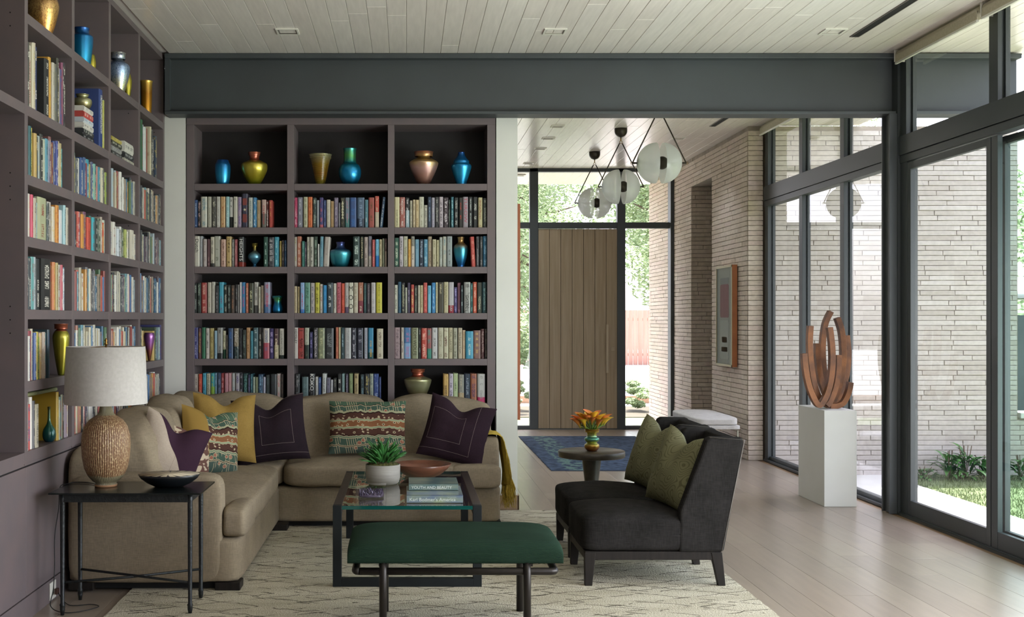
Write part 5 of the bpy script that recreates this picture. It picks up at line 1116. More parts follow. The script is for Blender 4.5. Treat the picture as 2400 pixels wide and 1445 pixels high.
p = at(634, 1006, 8.20); pillow('dark plum square pillow with dashed stitched squares, centre-left of the sofa back', p, (-13, -6, 8), .255, .235, .085, (STD, LINEN), chop=.34, seed=1)
p = at(861, 1001, 8.33); pillow('wide green and brown patterned pillow in the middle of the sofa back', p, (-13, 0, 0), .275, .19, .07, (PAT, MUST), chop=.0, seed=2, pinch=.04)
p = at(1070, 1010, 8.22); pillow('dark plum pillow with pale edge tilted against the sofa arm', p, (-14, 14, -8), .235, .225, .085, (STD2, LINEN), chop=.30, seed=3)
p = at(527, 1002, 7.95); pillow('plain mustard pillow in the sofa corner behind the patterned one', p, (-12, 4, 28), .225, .235, .09, (MUST, MUST), chop=.30, seed=4)
p = at(492, 1036, 7.45); pillow('green patterned pillow with mustard back, leaning in the sofa corner', p, (-12, 10, 46), .225, .22, .095, (PATM, MUST), chop=.20, seed=5)
PATS = M('small_geometric_print', 'b5a48c', .85, 0, '5a3a30', 16, (1, 1, 2), 1, lo=.48, hi=.5)
p = at(447, 1064, 7.16); pillow('small patterned pillow half hidden behind the linen and plum pillow', p, (-10, 12, 60), .17, .16, .06, (PATS, PLUM), chop=.1, seed=6)
# linen and plum pillow beside the lamp: linen cover with a plum panel
def split_mat():
    m = stitch_mat('linen_with_plum_panel', '9e9082', 'b0a292', [(-.3, .02, -.3, .3)], '3a3030'); n = m.node_tree.nodes; L = m.node_tree.links; b = n['Principled BSDF']; old = b.inputs['Base Color'].links[0].from_socket
    a = n.new('ShaderNodeAttribute'); a.attribute_name = 'puv'; sx = n.new('ShaderNodeSeparateXYZ'); L.new(a.outputs['Vector'], sx.inputs[0])
    f = math_n(n, 'GREATER_THAN', math_n(n, 'ADD', sx.outputs[0], math_n(n, 'MULTIPLY', sx.outputs[1], .75, L), L), .01, L)
    L.new(mixc(n, L, f, old, lin('34202e')), b.inputs['Base Color']); return m
p = at(396, 1058, 6.68); pillow('pale linen pillow with a plum panel, leaning beside the table lamp', p, (-8, 24, 26), .205, .195, .085, (split_mat(), LINEN), chop=.34, seed=7)

# ---------------------------------------------------------------- mustard throw over the arm
th = thing('throw_blanket', (.6, 8.4, .63), 'mustard fringed throw draped over the sofa arm by the white pier', 'throw')
path = [(.475, .60), (.482, .632), (.50, .643), (.55, .648), (.60, .648), (.645, .644), (.664, .628), (.674, .59), (.682, .54), (.69, .48), (.697, .42), (.702, .37), (.706, .33), (.709, .29)]
mb = MB(); vs = []; fs = []; nv = 22
for i, (x, z) in enumerate(path):
    t = max(0, (i-5)/8); w0 = .30-.10*t
    for j in range(nv+1):
        v = j/nv; y = 8.22+.035*t+w0*v
        fold = math.sin(v*17+i*.15)*(.004+.016*t)+noise.noise(Vector((v*6, i*.4, 0)))*.012*(.4+t)
        vs.append((x+(fold if i > 5 else 0)+t*.012*(1-v)*2, y, z+(fold*.5 if i <= 5 else 0)-(.03*t*v)))
for i in range(len(path)-1):
    for j in range(nv): a = i*(nv+1)+j; fs.append((a, a+1, a+nv+2, a+nv+1))
mb.add(vs, fs, 0, True); q = mb.build('cloth', MUSTT, th); s = q.modifiers.new('t', 'SOLIDIFY'); s.thickness = .006; s.offset = 1
fr = MB(); r = random.Random(4); last = vs[-(nv+1):]
for j in range(nv*4):
    v = j/(nv*4); k = min(nv-1, int(v*nv)); a, b = Vector(last[k]), Vector(last[k+1]); p = a.lerp(b, v*nv-k); L_ = r.uniform(.10, .17)
    fr.tube([p, p+Vector((r.uniform(-.012, .016), r.uniform(-.008, .008), -L_*.5)), p+Vector((r.uniform(-.02, .026), r.uniform(-.014, .014), -L_))], [.0028, .0026, .0012], 5)
for j in range(40):   # fringe along the front edge as it falls
    i = r.uniform(8, len(path)-1.01); k = int(i); a, b = Vector(vs[k*(nv+1)]), Vector(vs[(k+1)*(nv+1)]); p = a.lerp(b, i-k); L_ = r.uniform(.05, .10)
    fr.tube([p, p+Vector((r.uniform(-.008, .02), -.006, -L_))], [.0024, .001], 5)
fr.build('fringe', MUSTT, th)['kind'] = 'stuff'

# ---------------------------------------------------------------- coffee table
ct = thing('coffee_table', (0, 7.03, RT), 'glass-topped coffee table with dark square-loop legs in front of the sofa', 'table')
IRON = M('dark_iron', '1c1f20', .5, 0, '202425', 8, spec=.15); TW = M('dark_stained_wood', '2b211d', .4, 0, '382a24', 5, (10, 1, 10), 4)
TX0, TX1, TY0, TY1, TZ = -.398, .405, 6.32, 7.76, .447
for y0, nm in ((TY0, 'front'), (TY1-.045, 'rear')):
    for x in (TX0, TX1-.047): MB().box(x, x+.047, y0, y0+.045, RT, TZ).build('leg', IRON, ct, bevel=.002)
    MB().box(TX0+.047, TX1-.047, y0, y0+.045, RT, RT+.045).build('foot_rail', IRON, ct, bevel=.002)
    MB().box(TX0+.047, TX1-.047, y0+.004, y0+.041, TZ-.075, TZ-.032).build('cross_rail', IRON, ct, bevel=.002) if nm == 'rear' else None
for x in (TX0, TX1-.047): MB().box(x, x+.047, TY0+.045, TY1-.045, TZ-.055, TZ-.0005).build('side_rail', TW, ct, bevel=.002)
g = MB(); x0, x1, y0, y1, z0, z1 = TX0+.049, TX1-.049, TY0+.001, TY1-.001, TZ-.021, TZ-.001
g.add([(x0,y0,z1),(x1,y0,z1),(x1,y1,z1),(x0,y1,z1)], [(0,1,2,3)], 0); g.add([(x0,y0,z0),(x1,y0,z0),(x1,y0,z1),(x0,y0,z1)], [(0,1,2,3)], 1)
g.add([(x0,y1,z0),(x1,y1,z0),(x1,y1,z1),(x0,y1,z1)], [(0,1,2,3)], 1); g.build('glass_top', [TGLASS, GEDGE], ct)
TT = TZ
# books on it
def big_book(x0, x1, y0, y1, z, t, cov, cov2, label, title, sub):
    b = thing('book', (x0, y0, z), label, 'book', 'books on the coffee table')
    CV = M('art_book_cover', cov, .3, 0, cov2, 9, (1, 1, 3), 4, lo=.3, hi=.7, coat=.3)
    MB().box(x0, x1, y0, y0+.004, z, z+t).box(x0, x1, y0, y1, z, z+.003).box(x0, x1, y0, y1, z+t-.003, z+t).build('cover', CV, b, bevel=.001); cvr = b.children[0]
    MB().box(x0+.004, x1-.004, y0+.004, y1-.005, z+.003, z+t-.003).build('pages', PAGES, b)
    text_part(title, cvr, ink_mat('d8e0dc'), t*.62, (.015, -.0008, t*.42), (R(90), 0, 0), align='LEFT', name='title_lettering')
    if sub: text_part(sub, cvr, ink_mat('b8c4c0'), t*.22, (x1-x0-.06, -.0008, t*.7), (R(90), 0, 0), align='CENTER', name='small_lettering')
    return b
big_book(0, .308, 6.41, 6.77, TT+.0006, .043, '5a6c94', '8f9c7c', 'thick pale blue art book at the bottom of the coffee table pile', "Karl Bodmer's America", 'Introduction')
big_book(.012, .29, 6.58, 6.85, TT+.0446, .037, '3a6068', '7f8a7c', 'teal art book lying on top of the thick blue one', 'YOUTH AND BEAUTY', None)
# amethyst in a clear tray
am = thing('amethyst_box', (-.21, 6.66, TT), 'purple amethyst cluster in a clear acrylic box on the coffee table', 'crystal')
ACR = M_glass('clear_acrylic', (.95, .95, .97), 1.2); AME = M('amethyst', '3c3149', .3, 0, '645870', 30, spec=.7, coat=.3)
x0, x1, y0, y1, z0, z1 = -.285, -.117, 6.55, 6.75, TT+.0008, TT+.062
MB().add([(x0,y0,z0),(x1,y0,z0),(x1,y1,z0),(x0,y1,z0),(x0,y0,z1),(x1,y0,z1),(x1,y1,z1),(x0,y1,z1)], [(0,1,5,4),(1,2,6,5),(2,3,7,6),(3,0,4,7),(4,5,6,7)]).build('acrylic_cover', ACR, am)
r = random.Random(6); cr = MB()
MB().soft(x0+.012, x1-.012, y0+.012, y1-.012, z0+.001, z0+.022, 4, 8, 0, .006, 30).build('matrix', AME, am)
for k in range(150):
    bx_, by_ = r.uniform(x0+.02, x1-.02), r.uniform(y0+.02, y1-.02); d = Vector((r.gauss(0, .5), r.gauss(0, .5), 1)).normalized(); l = r.uniform(.012, .034); w_ = r.uniform(.003, .006)
    p = Vector((bx_, by_, z0+.014)); q = p+d*l
    q.x = min(max(q.x, x0+.004), x1-.004); q.y = min(max(q.y, y0+.004), y1-.004); q.z = min(q.z, z1-.004)
    cr.tube([p, p.lerp(q, .7), q], [w_, w_*.9, .0005], 6)
cr.build('crystal_points', AME, am, smooth=False)['kind'] = 'stuff'
# succulent in a pot
pt = thing('potted_succulent', (-.145, 7.17, TT), 'green succulent in a round off-white pot on the coffee table', 'plant')
POT = M('glazed_white_pot', '8f8b84', .6, 0, '9e9a93', 5, (1, 1, 14), 4, bump=.1, bscale=30, bstretch=(1, 1, 6))
MB().lathe([(.03, .0008), (.085, .0008), (.098, .012), (.105, .04), (.106, .118), (.101, .121), (.098, .115), (.097, .095), (.002, .095)], (-.145, 7.17, TT), 40).build('pot', POT, pt)
MOSS = M('mossy_soil', '3a3a1c', .95, 0, '55521f', 40, bump=.8, bscale=90)
MB().soft(-.24, -.05, 7.075, 7.265, TT+.085, TT+.138, 2.4, 14, 0, .010, 40).build('moss', MOSS, pt)
SUC = M('succulent_leaf', '28582c', .4, 0, '4a8440', 12, spec=.4)
lm = MB(); vsx = []; fsx = []
nn = 7
for i in range(nn+1):
    t = i/nn; w_ = .0125*math.sin(math.pi*(.12+.86*t))**.9; th_ = w_*.35; z = .002+t*.085; bend = .02*t*t
    for k in range(6):
        a = 2*math.pi*k/6; vsx.append((math.cos(a)*w_, bend+math.sin(a)*th_, z))
for i in range(nn):
    for k in range(6): k2 = (k+1) % 6; fsx.append((i*6+k, i*6+k2, (i+1)*6+k2, (i+1)*6+k))
lme = bpy.data.meshes.new('leaf'); lme.from_pydata(vsx, [], fsx); lme.materials.append(SUC); lme.polygons.foreach_set('use_smooth', [True]*len(lme.polygons))
r = random.Random(12)
for k in range(120):
    a = r.random()*6.28; rr = .075*r.random()**.6; til = rr/.075*1.05*r.uniform(.6, 1.15)
    o = bpy.data.objects.new('leaf', lme); COL.objects.link(o); o.parent = pt; o.location = (math.cos(a)*rr, math.sin(a)*rr, .125+.07*(1-(rr/.08)**2)*r.random())
    o.rotation_euler = Euler((-til, 0, a-math.pi/2), 'XYZ'); o.scale = [r.uniform(.8, 1.25)]*3
# wooden bowl
wb = thing('wooden_bowl', (.10, 7.46, TT), 'shallow reddish wooden bowl behind the succulent on the coffee table', 'bowl')
WBM = M('turned_reddish_wood', '5c3728', .35, 0, '7a4c38', 3, (1, 9, 1), 4, spec=.5, coat=.2)
MB().lathe([(.04, .0008), (.075, .001), (.12, .022), (.16, .055), (.185, .086), (.182, .088), (.155, .058), (.11, .028), (.05, .014), (.002, .012)], (.10, 7.46, TT), 48).build('bowl', WBM, wb)

# ---------------------------------------------------------------- green ribbed bench
be = thing('ottoman_bench', (.22, 5.56, RT), 'green ribbed corduroy bench on a dark tubular base', 'bench')
def cord():
    m, n, L, b = new_mat('green_corduroy'); tc = n.new('ShaderNodeTexCoord'); at_ = n.new('ShaderNodeAttribute'); at_.attribute_name = 'rib'
    s = math_n(n, 'ABSOLUTE', math_n(n, 'SINE', math_n(n, 'MULTIPLY', at_.outputs['Fac'], math.pi/.0062, L), None, L), None, L)
    ns = n.new('ShaderNodeTexNoise'); ns.inputs['Scale'].default_value = 6; ns.inputs['Detail'].default_value = 6; L.new(tc.outputs['Object'], ns.inputs[0])
    base = mixc(n, L, ns.outputs[0], lin('1f3326'), lin('30473a')); L.new(mixc(n, L, math_n(n, 'MULTIPLY', math_n(n, 'SUBTRACT', 1., s, L), .55, L), base, lin('14231a')), b.inputs['Base Color'])
    b.inputs['Roughness'].default_value = .9; b.inputs['Specular IOR Level'].default_value = .08
    bp = n.new('ShaderNodeBump'); bp.inputs['Strength'].default_value = .8; bp.inputs['Distance'].default_value = .003; L.new(s, bp.inputs['Height']); L.new(bp.outputs[0], b.inputs['Normal']); return m
def cord_seat(x0, x1, y0, y1, z0, z1):
    prof = []; n1 = 44       # cross-section in (y, z): flat sides, domed top
    hy = (y1-y0)/2; yc = (y0+y1)/2
    for i in range(n1+1):
        a = math.pi*i/n1; c, s = math.cos(a), math.sin(a); prof.append((yc-hy*math.copysign(abs(c)**.38, c), z0+.012+(z1-z0-.012)*abs(s)**.42))
    prof = [(y0+.004, z0)]+prof+[(y1-.004, z0)]; arc = [0]
    for i in range(1, len(prof)): arc.append(arc[-1]+math.dist(prof[i], prof[i-1]))
    nx = 40; vs = []; rib = []; fs = []; xc = (x0+x1)/2; hx = (x1-x0)/2
    for i in range(nx+1):
        u = -1+2*i/nx; u = math.sin(u*math.pi/2)**1 if abs(u) > 0 else 0
        k = (1-abs(u)**7)**.5 if abs(u) < 1 else 0
        for (y, z), s in zip(prof, arc):
            zz = z0+(z-z0)*(.60+.40*k) if z > z0+.02 else z; yy = yc+(y-yc)*(.985+.015*k); zz = z0+(zz-z0)*(1 if k > .02 else .98)
            vs.append((xc+hx*u, yy, zz)); rib.append(s)
    n2 = len(prof)
    for i in range(nx):
        for j in range(n2-1): fs.append((i*n2+j, (i+1)*n2+j, (i+1)*n2+j+1, i*n2+j+1))
    fs.append(tuple(range(n2))); fs.append(tuple(reversed(range(nx*n2, nx*n2+n2)))); fs.append(tuple([i*n2 for i in range(nx, -1, -1)]+[i*n2+n2-1 for i in range(nx+1)]))
    o = MB().add(vs, fs, 0, True).build('seat_cushion', cord(), be); a = o.data.attributes.new('rib', 'FLOAT', 'POINT'); a.data.foreach_set('value', rib); return o
cord_seat(-.268, .708, 5.29, 5.87, .349, .456)
TUBE = M('dark_bronze_tube', '2b2724', .38, .5)
rx0, rx1, ry0, ry1, rz = -.232, .672, 5.30, 5.80, .313
ring = [(rx0+.02, ry0, rz), (rx1-.02, ry0, rz), (rx1-.005, ry0+.006, rz), (rx1, ry0+.02, rz), (rx1, ry1-.02, rz), (rx1-.02, ry1, rz), (rx0+.02, ry1, rz), (rx0, ry1-.02, rz), (rx0, ry0+.02, rz), (rx0+.006, ry0+.005, rz), (rx0+.02, ry0, rz)]
MB().tube(ring, .017, 14).build('rail', TUBE, be)
for x, y in ((-.106, 5.283), (.543, 5.283), (-.106, 5.80), (.56, 5.80)):
    MB().tube([(x, y, RT), (x, y, .312), (x, y+(.006 if y < 5.5 else -.006), .325), (x, y+(.03 if y < 5.5 else -.03), .349)], .0175, 14).build('leg', TUBE, be)
for x in (-.106, .55): MB().box(x-.02, x+.02, 5.30, 5.80, .335, .3485).build('seat_support', TUBE, be)

# ---------------------------------------------------------------- slipper chairs
def make_chair():
    Y0, Y1 = 6.33, 6.94
    c = thing('slipper_chair', (1.35, 6.63, RT), 'charcoal chenille slipper chair closest to the green bench', 'chair', 'pair of charcoal slipper chairs')
    MB().soft(.948, 1.62, Y0, Y1, .192, .392, 9, 22, .034, .003, 6, 1, skew=lambda v: Vector((v.x-(.004 if v.x < 1.1 else 0), v.y, v.z-(max(0, v.x-1.25)*.06 if v.z > .3 else 0)))).build('seat', CHEN, c)
    # back: side wings and raked middle
    def wing(y0, y1): return MB().prism([(1.468, .195), (1.712, .195), (1.822, .802), (1.80, .812), (1.635, .815), (1.618, .80), (1.475, .42)], 'y', y0, y1).build('back_wing', CHEN, c, bevel=.016, bseg=3)
    wing(Y0-.004, Y0+.075); wing(Y1-.075, Y1+.004)
    for o in list(c.children)[-2:]: o.data.polygons.foreach_set('use_smooth', [True]*len(o.data.polygons))
    q = MB().prism([(1.56, .30), (1.708, .20), (1.818, .80), (1.79, .808), (1.745, .80)], 'y', Y0+.06, Y1-.06).build('backrest', CHEN, c, bevel=.012, bseg=3)
    MB().tube([(1.70, Y0-.004, .2), (1.822, Y0-.004, .80), (1.635, Y0-.003, .815)], .0022, 6).build('piping', M('piping_grey', '6a6560', .8), c)
    MB().box(.965, 1.70, Y0+.012, Y1-.012, .150, .196).build('seat_rail', WENGE, c, bevel=.003)
    for y in (Y0+.008, Y1-.052):
        mb = MB(); mb.add([(.962,y,.19),(1.022,y,.19),(1.022,y+.044,.19),(.962,y+.044,.19),(.964,y+.004,RT),(1.004,y+.004,RT),(1.004,y+.04,RT),(.964,y+.04,RT)], [(0,1,2,3),(7,6,5,4),(0,4,5,1),(1,5,6,2),(2,6,7,3),(3,7,4,0)]).build('leg', WENGE, c, bevel=.003)
        MB().add([(1.645,y,.192),(1.705,y,.192),(1.705,y+.044,.192),(1.645,y+.044,.192),(1.685,y+.004,RT),(1.725,y+.004,RT),(1.725,y+.04,RT),(1.685,y+.04,RT)], [(0,1,2,3),(7,6,5,4),(0,4,5,1),(1,5,6,2),(2,6,7,3),(3,7,4,0)]).build('leg', WENGE, c, bevel=.003)
    return c
ch1 = make_chair()
ch2 = copy_tree(ch1); ch2.location.y += .745; ch2.location.x += .015; ch2['label'] = 'charcoal chenille slipper chair next to the small round table'
PAIS = M('olive_paisley_velvet', '5b5a40', .85, 0, '77704f', 26, (1, 1, 1), 1, lo=.44, hi=.56, spec=.2)
def paisley():
    m, n, L, b = new_mat('olive_paisley'); a = n.new('ShaderNodeTexCoord'); ns = n.new('ShaderNodeTexNoise'); ns.inputs['Scale'].default_value = 10; ns.inputs['Detail'].default_value = 0; L.new(a.outputs['Object'], ns.inputs[0])
    s = math_n(n, 'ABSOLUTE', math_n(n, 'SINE', math_n(n, 'MULTIPLY', ns.outputs[0], 44., L), None, L), None, L); f = math_n(n, 'LESS_THAN', s, .42, L)
    L.new(mixc(n, L, math_n(n, 'MULTIPLY', f, .75, L), lin('77755a'), lin('55553c')), b.inputs['Base Color']); b.inputs['Roughness'].default_value = .8; b.inputs['Specular IOR Level'].default_value = .15; return m
PAI = paisley()
def chair_pillow(label, dx, dy):
    return pillow(label, (1.535+dx, 6.625+dy, .605), (0, 0, 0), .235, .225, .085, (PAI, PAI), chop=.26, seed=9+int(dy*10), group='olive pillows on the slipper chairs')
for lab, dx, dy in (('olive paisley pillow on the chair closest to the green bench', 0, 0), ('olive paisley pillow on the chair next to the round table', .015, .745)):
    o = chair_pillow(lab, dx, dy); o.rotation_euler = (Matrix.Rotation(R(19), 3, 'Y') @ Matrix.Rotation(R(-72), 3, 'Z')).to_euler()

# ---------------------------------------------------------------- side table, lamp, dish
IB = M('blackened_iron', '16191a', .45, .2, '1f2324', 30, bump=.3, bscale=70); PLATE = M('black_patinated_plate', '15191a', .22, .35, '1d2322', 6, (1, 5, 1))
st = thing('side_table', (-1.37, 5.9, 0), 'black iron side table with crossed stretchers beside the sofa arm', 'table')
MB().box(-1.742, -1.0, 5.70, 6.12, .598, .606).build('table_top', PLATE, st, bevel=.0015)
MB().box(-1.692, -1.06, 5.745, 5.757, .555, .597).box(-1.692, -1.06, 6.063, 6.075, .555, .597).box(-1.696, -1.684, 5.75, 6.07, .555, .597).box(-1.068, -1.056, 5.75, 6.07, .555, .597).build('apron', IB, st)
LG = [(-1.688, 5.755), (-1.062, 5.755), (-1.688, 6.068), (-1.064, 6.068)]
for x, y in LG: MB().tube([(x, y, .001 if x < -1.4 else RT+.001), (x, y, .03), (x, y, .045), (x, y, .052), (x, y, .06), (x, y, .56), (x, y, .6)], [.0085, .0125, .0125, .0145, .010, .0125, .0145], 12).build('leg', IB, st)
for a, b in ((0, 3), (1, 2)): MB().tube([(*LG[a], .160), ((LG[a][0]+LG[b][0])/2, (LG[a][1]+LG[b][1])/2, .158+(.003 if a else -.003)), (*LG[b], .160)], .0065, 8).build('stretcher', IB, st)
TB = .6065
lp = thing('table_lamp', (-1.522, 5.94, TB), 'ribbed brown ceramic table lamp with white drum shade on black side table', 'lamp')
def cer():
    m, n, L, b = new_mat('ribbed_glazed_ceramic'); tc = n.new('ShaderNodeTexCoord'); sx = n.new('ShaderNodeSeparateXYZ'); L.new(tc.outputs['Object'], sx.inputs[0])
    ang = math_n(n, 'ARCTAN2', sx.outputs[1], sx.outputs[0], L); s = math_n(n, 'SINE', math_n(n, 'MULTIPLY', ang, 64., L), None, L)
    ns = n.new('ShaderNodeTexNoise'); ns.inputs['Scale'].default_value = 190; ns.inputs['Detail'].default_value = 2; mp = n.new('ShaderNodeMapping'); mp.inputs['Scale'].default_value = (1, 1, .45); L.new(tc.outputs['Object'], mp.inputs[0]); L.new(mp.outputs[0], ns.inputs[0])
    n2 = n.new('ShaderNodeTexNoise'); n2.inputs['Scale'].default_value = 7; L.new(tc.outputs['Object'], n2.inputs[0])
    zone = math_n(n, 'MULTIPLY', math_n(n, 'GREATER_THAN', math_n(n, 'ADD', sx.outputs[2], math_n(n, 'MULTIPLY', n2.outputs[0], .03, L), L), .075, L), math_n(n, 'LESS_THAN', sx.outputs[2], .36, L), L)
    sp = math_n(n, 'GREATER_THAN', math_n(n, 'ADD', ns.outputs[0], math_n(n, 'MULTIPLY', s, .05, L), L), .565, L)
    base = mixc(n, L, math_n(n, 'ADD', math_n(n, 'MULTIPLY', s, .3, L), .5, L), lin('6b4c32'), lin('937051'))
    col = mixc(n, L, math_n(n, 'MULTIPLY', sp, .8, L), base, lin('c8ae84')); col = mixc(n, L, zone, lin('8d8468'), col)
    L.new(col, b.inputs['Base Color']); b.inputs['Roughness'].default_value = .45
    bp = n.new('ShaderNodeBump'); bp.inputs['Strength'].default_value = .6; bp.inputs['Distance'].default_value = .004; L.new(math_n(n, 'ADD', math_n(n, 'MULTIPLY', s, .5, L), ns.outputs[0], L), bp.inputs['Height']); L.new(bp.outputs[0], b.inputs['Normal']); return m
cz = TB; MB().lathe([(.03, .0005), (.054, .0005), (.056, .012), (.05, .018), (.066, .028), (.09, .055), (.108, .095), (.118, .15), (.122, .21), (.119, .26), (.106, .305), (.085, .335), (.06, .352), (.046, .36), (.036, .375), (.031, .40), (.031, .43)], (-1.522, 5.94, cz), 56).build('body', cer(), lp)
MB().lathe([(.02, .0), (.0545, .0003), (.0565, .011), (.05, .016)], (-1.522, 5.94, cz), 32).build('foot_ring', M('bare_clay', 'b08460', .7), lp)
BRS = M('aged_brass', '8a6a34', .35, .8)
MB().tube([(-1.522, 5.94, cz+.42), (-1.522, 5.94, cz+.72)], .005, 8).lathe([(.004, .71), (.010, .72), (.004, .728), (.008, .736), (.002, .75)], (-1.522, 5.94, cz), 12).build('stem_and_finial', BRS, lp)
SHD = M('white_linen_shade', 'b9b5b0', .9, 0, 'c2beb9', 60)
sh = MB().lathe([(.206, .418), (.195, .706), (.192, .706), (.203, .418), (.206, .418)], (-1.522, 5.94, cz), 64); sh.f = [f for f in sh.f if len(f) == 4]; sh.m = sh.m[:len(sh.f)]; sh.sm = sh.sm[:len(sh.f)]
sh.build('lamp_shade', SHD, lp)
MB().tube([(-1.522+.192*math.cos(a*2.0944), 5.94+.192*math.sin(a*2.0944), cz+.70) if k else (-1.522, 5.94, cz+.706) for a in (0,) for k in (0, 1)], .002, 5).tube([(-1.522, 5.94, cz+.706), (-1.522-.096, 5.94+.166, cz+.70)], .002, 5).tube([(-1.522, 5.94, cz+.706), (-1.522-.096, 5.94-.166, cz+.70)], .002, 5).build('spider', BRS, [c for c in lp.children if c.name.startswith('lamp_shade')][0])
CORD = M('black_cord', '141414', .6)
cp = [(-1.575, 5.96, TB+.004), (-1.62, 6.02, TB+.004), (-1.70, 6.05, TB+.004), (-1.735, 6.0, TB+.003), (-1.752, 5.93, TB-.005), (-1.755, 5.92, .50), (-1.775, 5.92, .36), (-1.77, 5.9, .2), (-1.765, 5.86, .10), (-1.76, 5.80, .035), (-1.70, 5.78, .008), (-1.62, 5.80, .006), (-1.55, 5.90, .006), (-1.60, 5.95, .006), (-1.70, 5.93, .006), (-1.77, 6.02, .02), (-1.80, 6.05, .05)]
def smooth_path(p, k=6):
    p = [Vector(q) for q in p]; out = []
    for i in range(len(p)-1):
        a, b, c, d = p[max(i-1, 0)], p[i], p[i+1], p[min(i+2, len(p)-1)]
        for j in range(k):
            t = j/k; out.append(.5*((2*b)+(-a+c)*t+(2*a-5*b+4*c-d)*t*t+(-a+3*b-3*c+d)*t**3))
    return out+[p[-1]]
MB().tube(smooth_path(cp), .0024, 6).build('power_cord', CORD, lp)
MB().box(-1.812, -1.795, 6.035, 6.065, .035, .065).build('plug', M('brown_plug', '3a2018', .5), [c for c in lp.children if c.name.startswith('power_cord')][0], bevel=.003)
ou = thing('power_outlet', (-1.826, 6.05, .05), 'white power outlet in the toe board under the side bookcase', 'outlet')
MB().box(-1.8275, -1.822, 6.0, 6.10, .01, .10).build('cover_plate', WHT, ou, bevel=.002)
ds = thing('decorative_dish', (-1.20, 5.93, TB), 'shallow black dish with cream striped inside on the black side table', 'dish')
def dishm():
    m, n, L, b = new_mat('striped_dish_inside'); tc = n.new('ShaderNodeTexCoord'); sx = n.new('ShaderNodeSeparateXYZ'); L.new(tc.outputs['Object'], sx.inputs[0])
    ang = math_n(n, 'ARCTAN2', sx.outputs[1], sx.outputs[0], L); rad = n.new('ShaderNodeVectorMath'); rad.operation = 'LENGTH'; L.new(tc.outputs['Object'], rad.inputs[0])
    t = math_n(n, 'FRACT', math_n(n, 'ADD', math_n(n, 'MULTIPLY', ang, 16/6.2832, L), math_n(n, 'MULTIPLY', rad.outputs['Value'], -3., L), L), None, L)
    f = math_n(n, 'LESS_THAN', math_n(n, 'ABSOLUTE', math_n(n, 'SUBTRACT', t, .5, L), None, L), math_n(n, 'SUBTRACT', .62, math_n(n, 'MULTIPLY', rad.outputs['Value'], 2.2, L), L), L)
    ns = n.new('ShaderNodeTexNoise'); ns.inputs['Scale'].default_value = 60; L.new(tc.outputs['Object'], ns.inputs[0])
    f2 = math_n(n, 'MULTIPLY', f, .9, L); L.new(mixc(n, L, f2, lin('3a3434'), lin('c4b699')), b.inputs['Base Color']); b.inputs['Roughness'].default_value = .4; return m
OUT = M('black_glazed_outside', '16191c', .3); zz = TB+.0005
MB().lathe([(.03, 0), (.07, .0), (.11, .018), (.142, .042), (.156, .062), (.1535, .064)], (-1.20, 5.93, zz), 48, sy=.8).build('outside', OUT, ds)
o = MB().lathe([(.1535, .064), (.139, .046), (.107, .022), (.066, .007), (.002, .005)], (-1.20, 5.93, zz), 48, sy=.8).build('inside', dishm(), ds)

# ---------------------------------------------------------------- round table and lilies
rt = thing('round_side_table', (1.27, 8.06, 0), 'small round dark wooden pedestal table behind the slipper chairs', 'table')
DW = M('grey_brown_wood', '3c362f', .38, 0, '4a433a', 4, (6, 1, 6), 4, spec=.5)
MB().lathe([(.18, .503), (.222, .506), (.228, .512), (.228, .545), (.224, .55), (.002, .55)], (1.27, 8.06, 0), 64).build('table_top', DW, rt)
MB().lathe([(.13, .001), (.135, .02), (.10, .04), (.045, .10), (.042, .28), (.05, .36), (.06, .44), (.068, .503)], (1.27, 8.06, 0), 40).build('pedestal', DW, rt)
lv = vase(1.268, 8.03, .5505, .15, [(.030, 0), (.043, .08), (.05, .17), (.05, .28), (.036, .37), (.036, .40), (.048, .48), (.049, .58), (.034, .66), (.034, .8), (.042, .92), (.054, 1)], M_vase('orange_green_lustre', ['8a4a20', 'b07a30', '9aa84a', '4aa090', 'a8a040', 'c08a30']), 'small gold and turquoise ringed vase holding calla lilies on round table')
lv['group'] = 'round table setting'
bq = thing('calla_lilies', (1.268, 8.03, .70), 'orange and yellow calla lilies in the small vase on the round table', 'flowers')
def lily_mesh(n1, c1, c2):
    vs = []; fs = []; ns_, nt_ = 14, 7
    for i in range(nt_+1):
        t = i/nt_
        for j in range(ns_+1):
            a = -2.75+5.5*j/ns_; rr = .0045+.021*t**1.8; lip = 1+.28*t*t*math.cos(a)
            vs.append((math.cos(a)*rr*(1+.35*t*t*max(0, math.cos(a))), math.sin(a)*rr, .055*t*lip-.012*t**4))
    for i in range(nt_):
        for j in range(ns_): a = i*(ns_+1)+j; fs.append((a, a+1, a+ns_+2, a+ns_+1))
    me = bpy.data.meshes.new('lily_flower'); me.from_pydata(vs, [], fs); me.polygons.foreach_set('use_smooth', [True]*len(fs))
    m, n, L, b = new_mat(n1); tc = n.new('ShaderNodeTexCoord'); sx = n.new('ShaderNodeSeparateXYZ'); L.new(tc.outputs['Generated'], sx.inputs[0]); rp = n.new('ShaderNodeValToRGB'); e = rp.color_ramp.elements
    e[0].color = (*lin('7a8a24'), 1); e[1].color = (*lin(c2), 1); x = e.new(.45); x.color = (*lin(c1), 1); L.new(sx.outputs[2], rp.inputs[0]); L.new(rp.outputs[0], b.inputs['Base Color']); b.inputs['Roughness'].default_value = .5
    me.materials.append(m); return me
LM = [lily_mesh('lily_yellow', 'd8a82a', 'e0b83a'), lily_mesh('lily_orange', 'd8883a', 'd0703a'), lily_mesh('lily_peach', 'd89a40', 'cc6a44')]
r = random.Random(31); stm = MB()
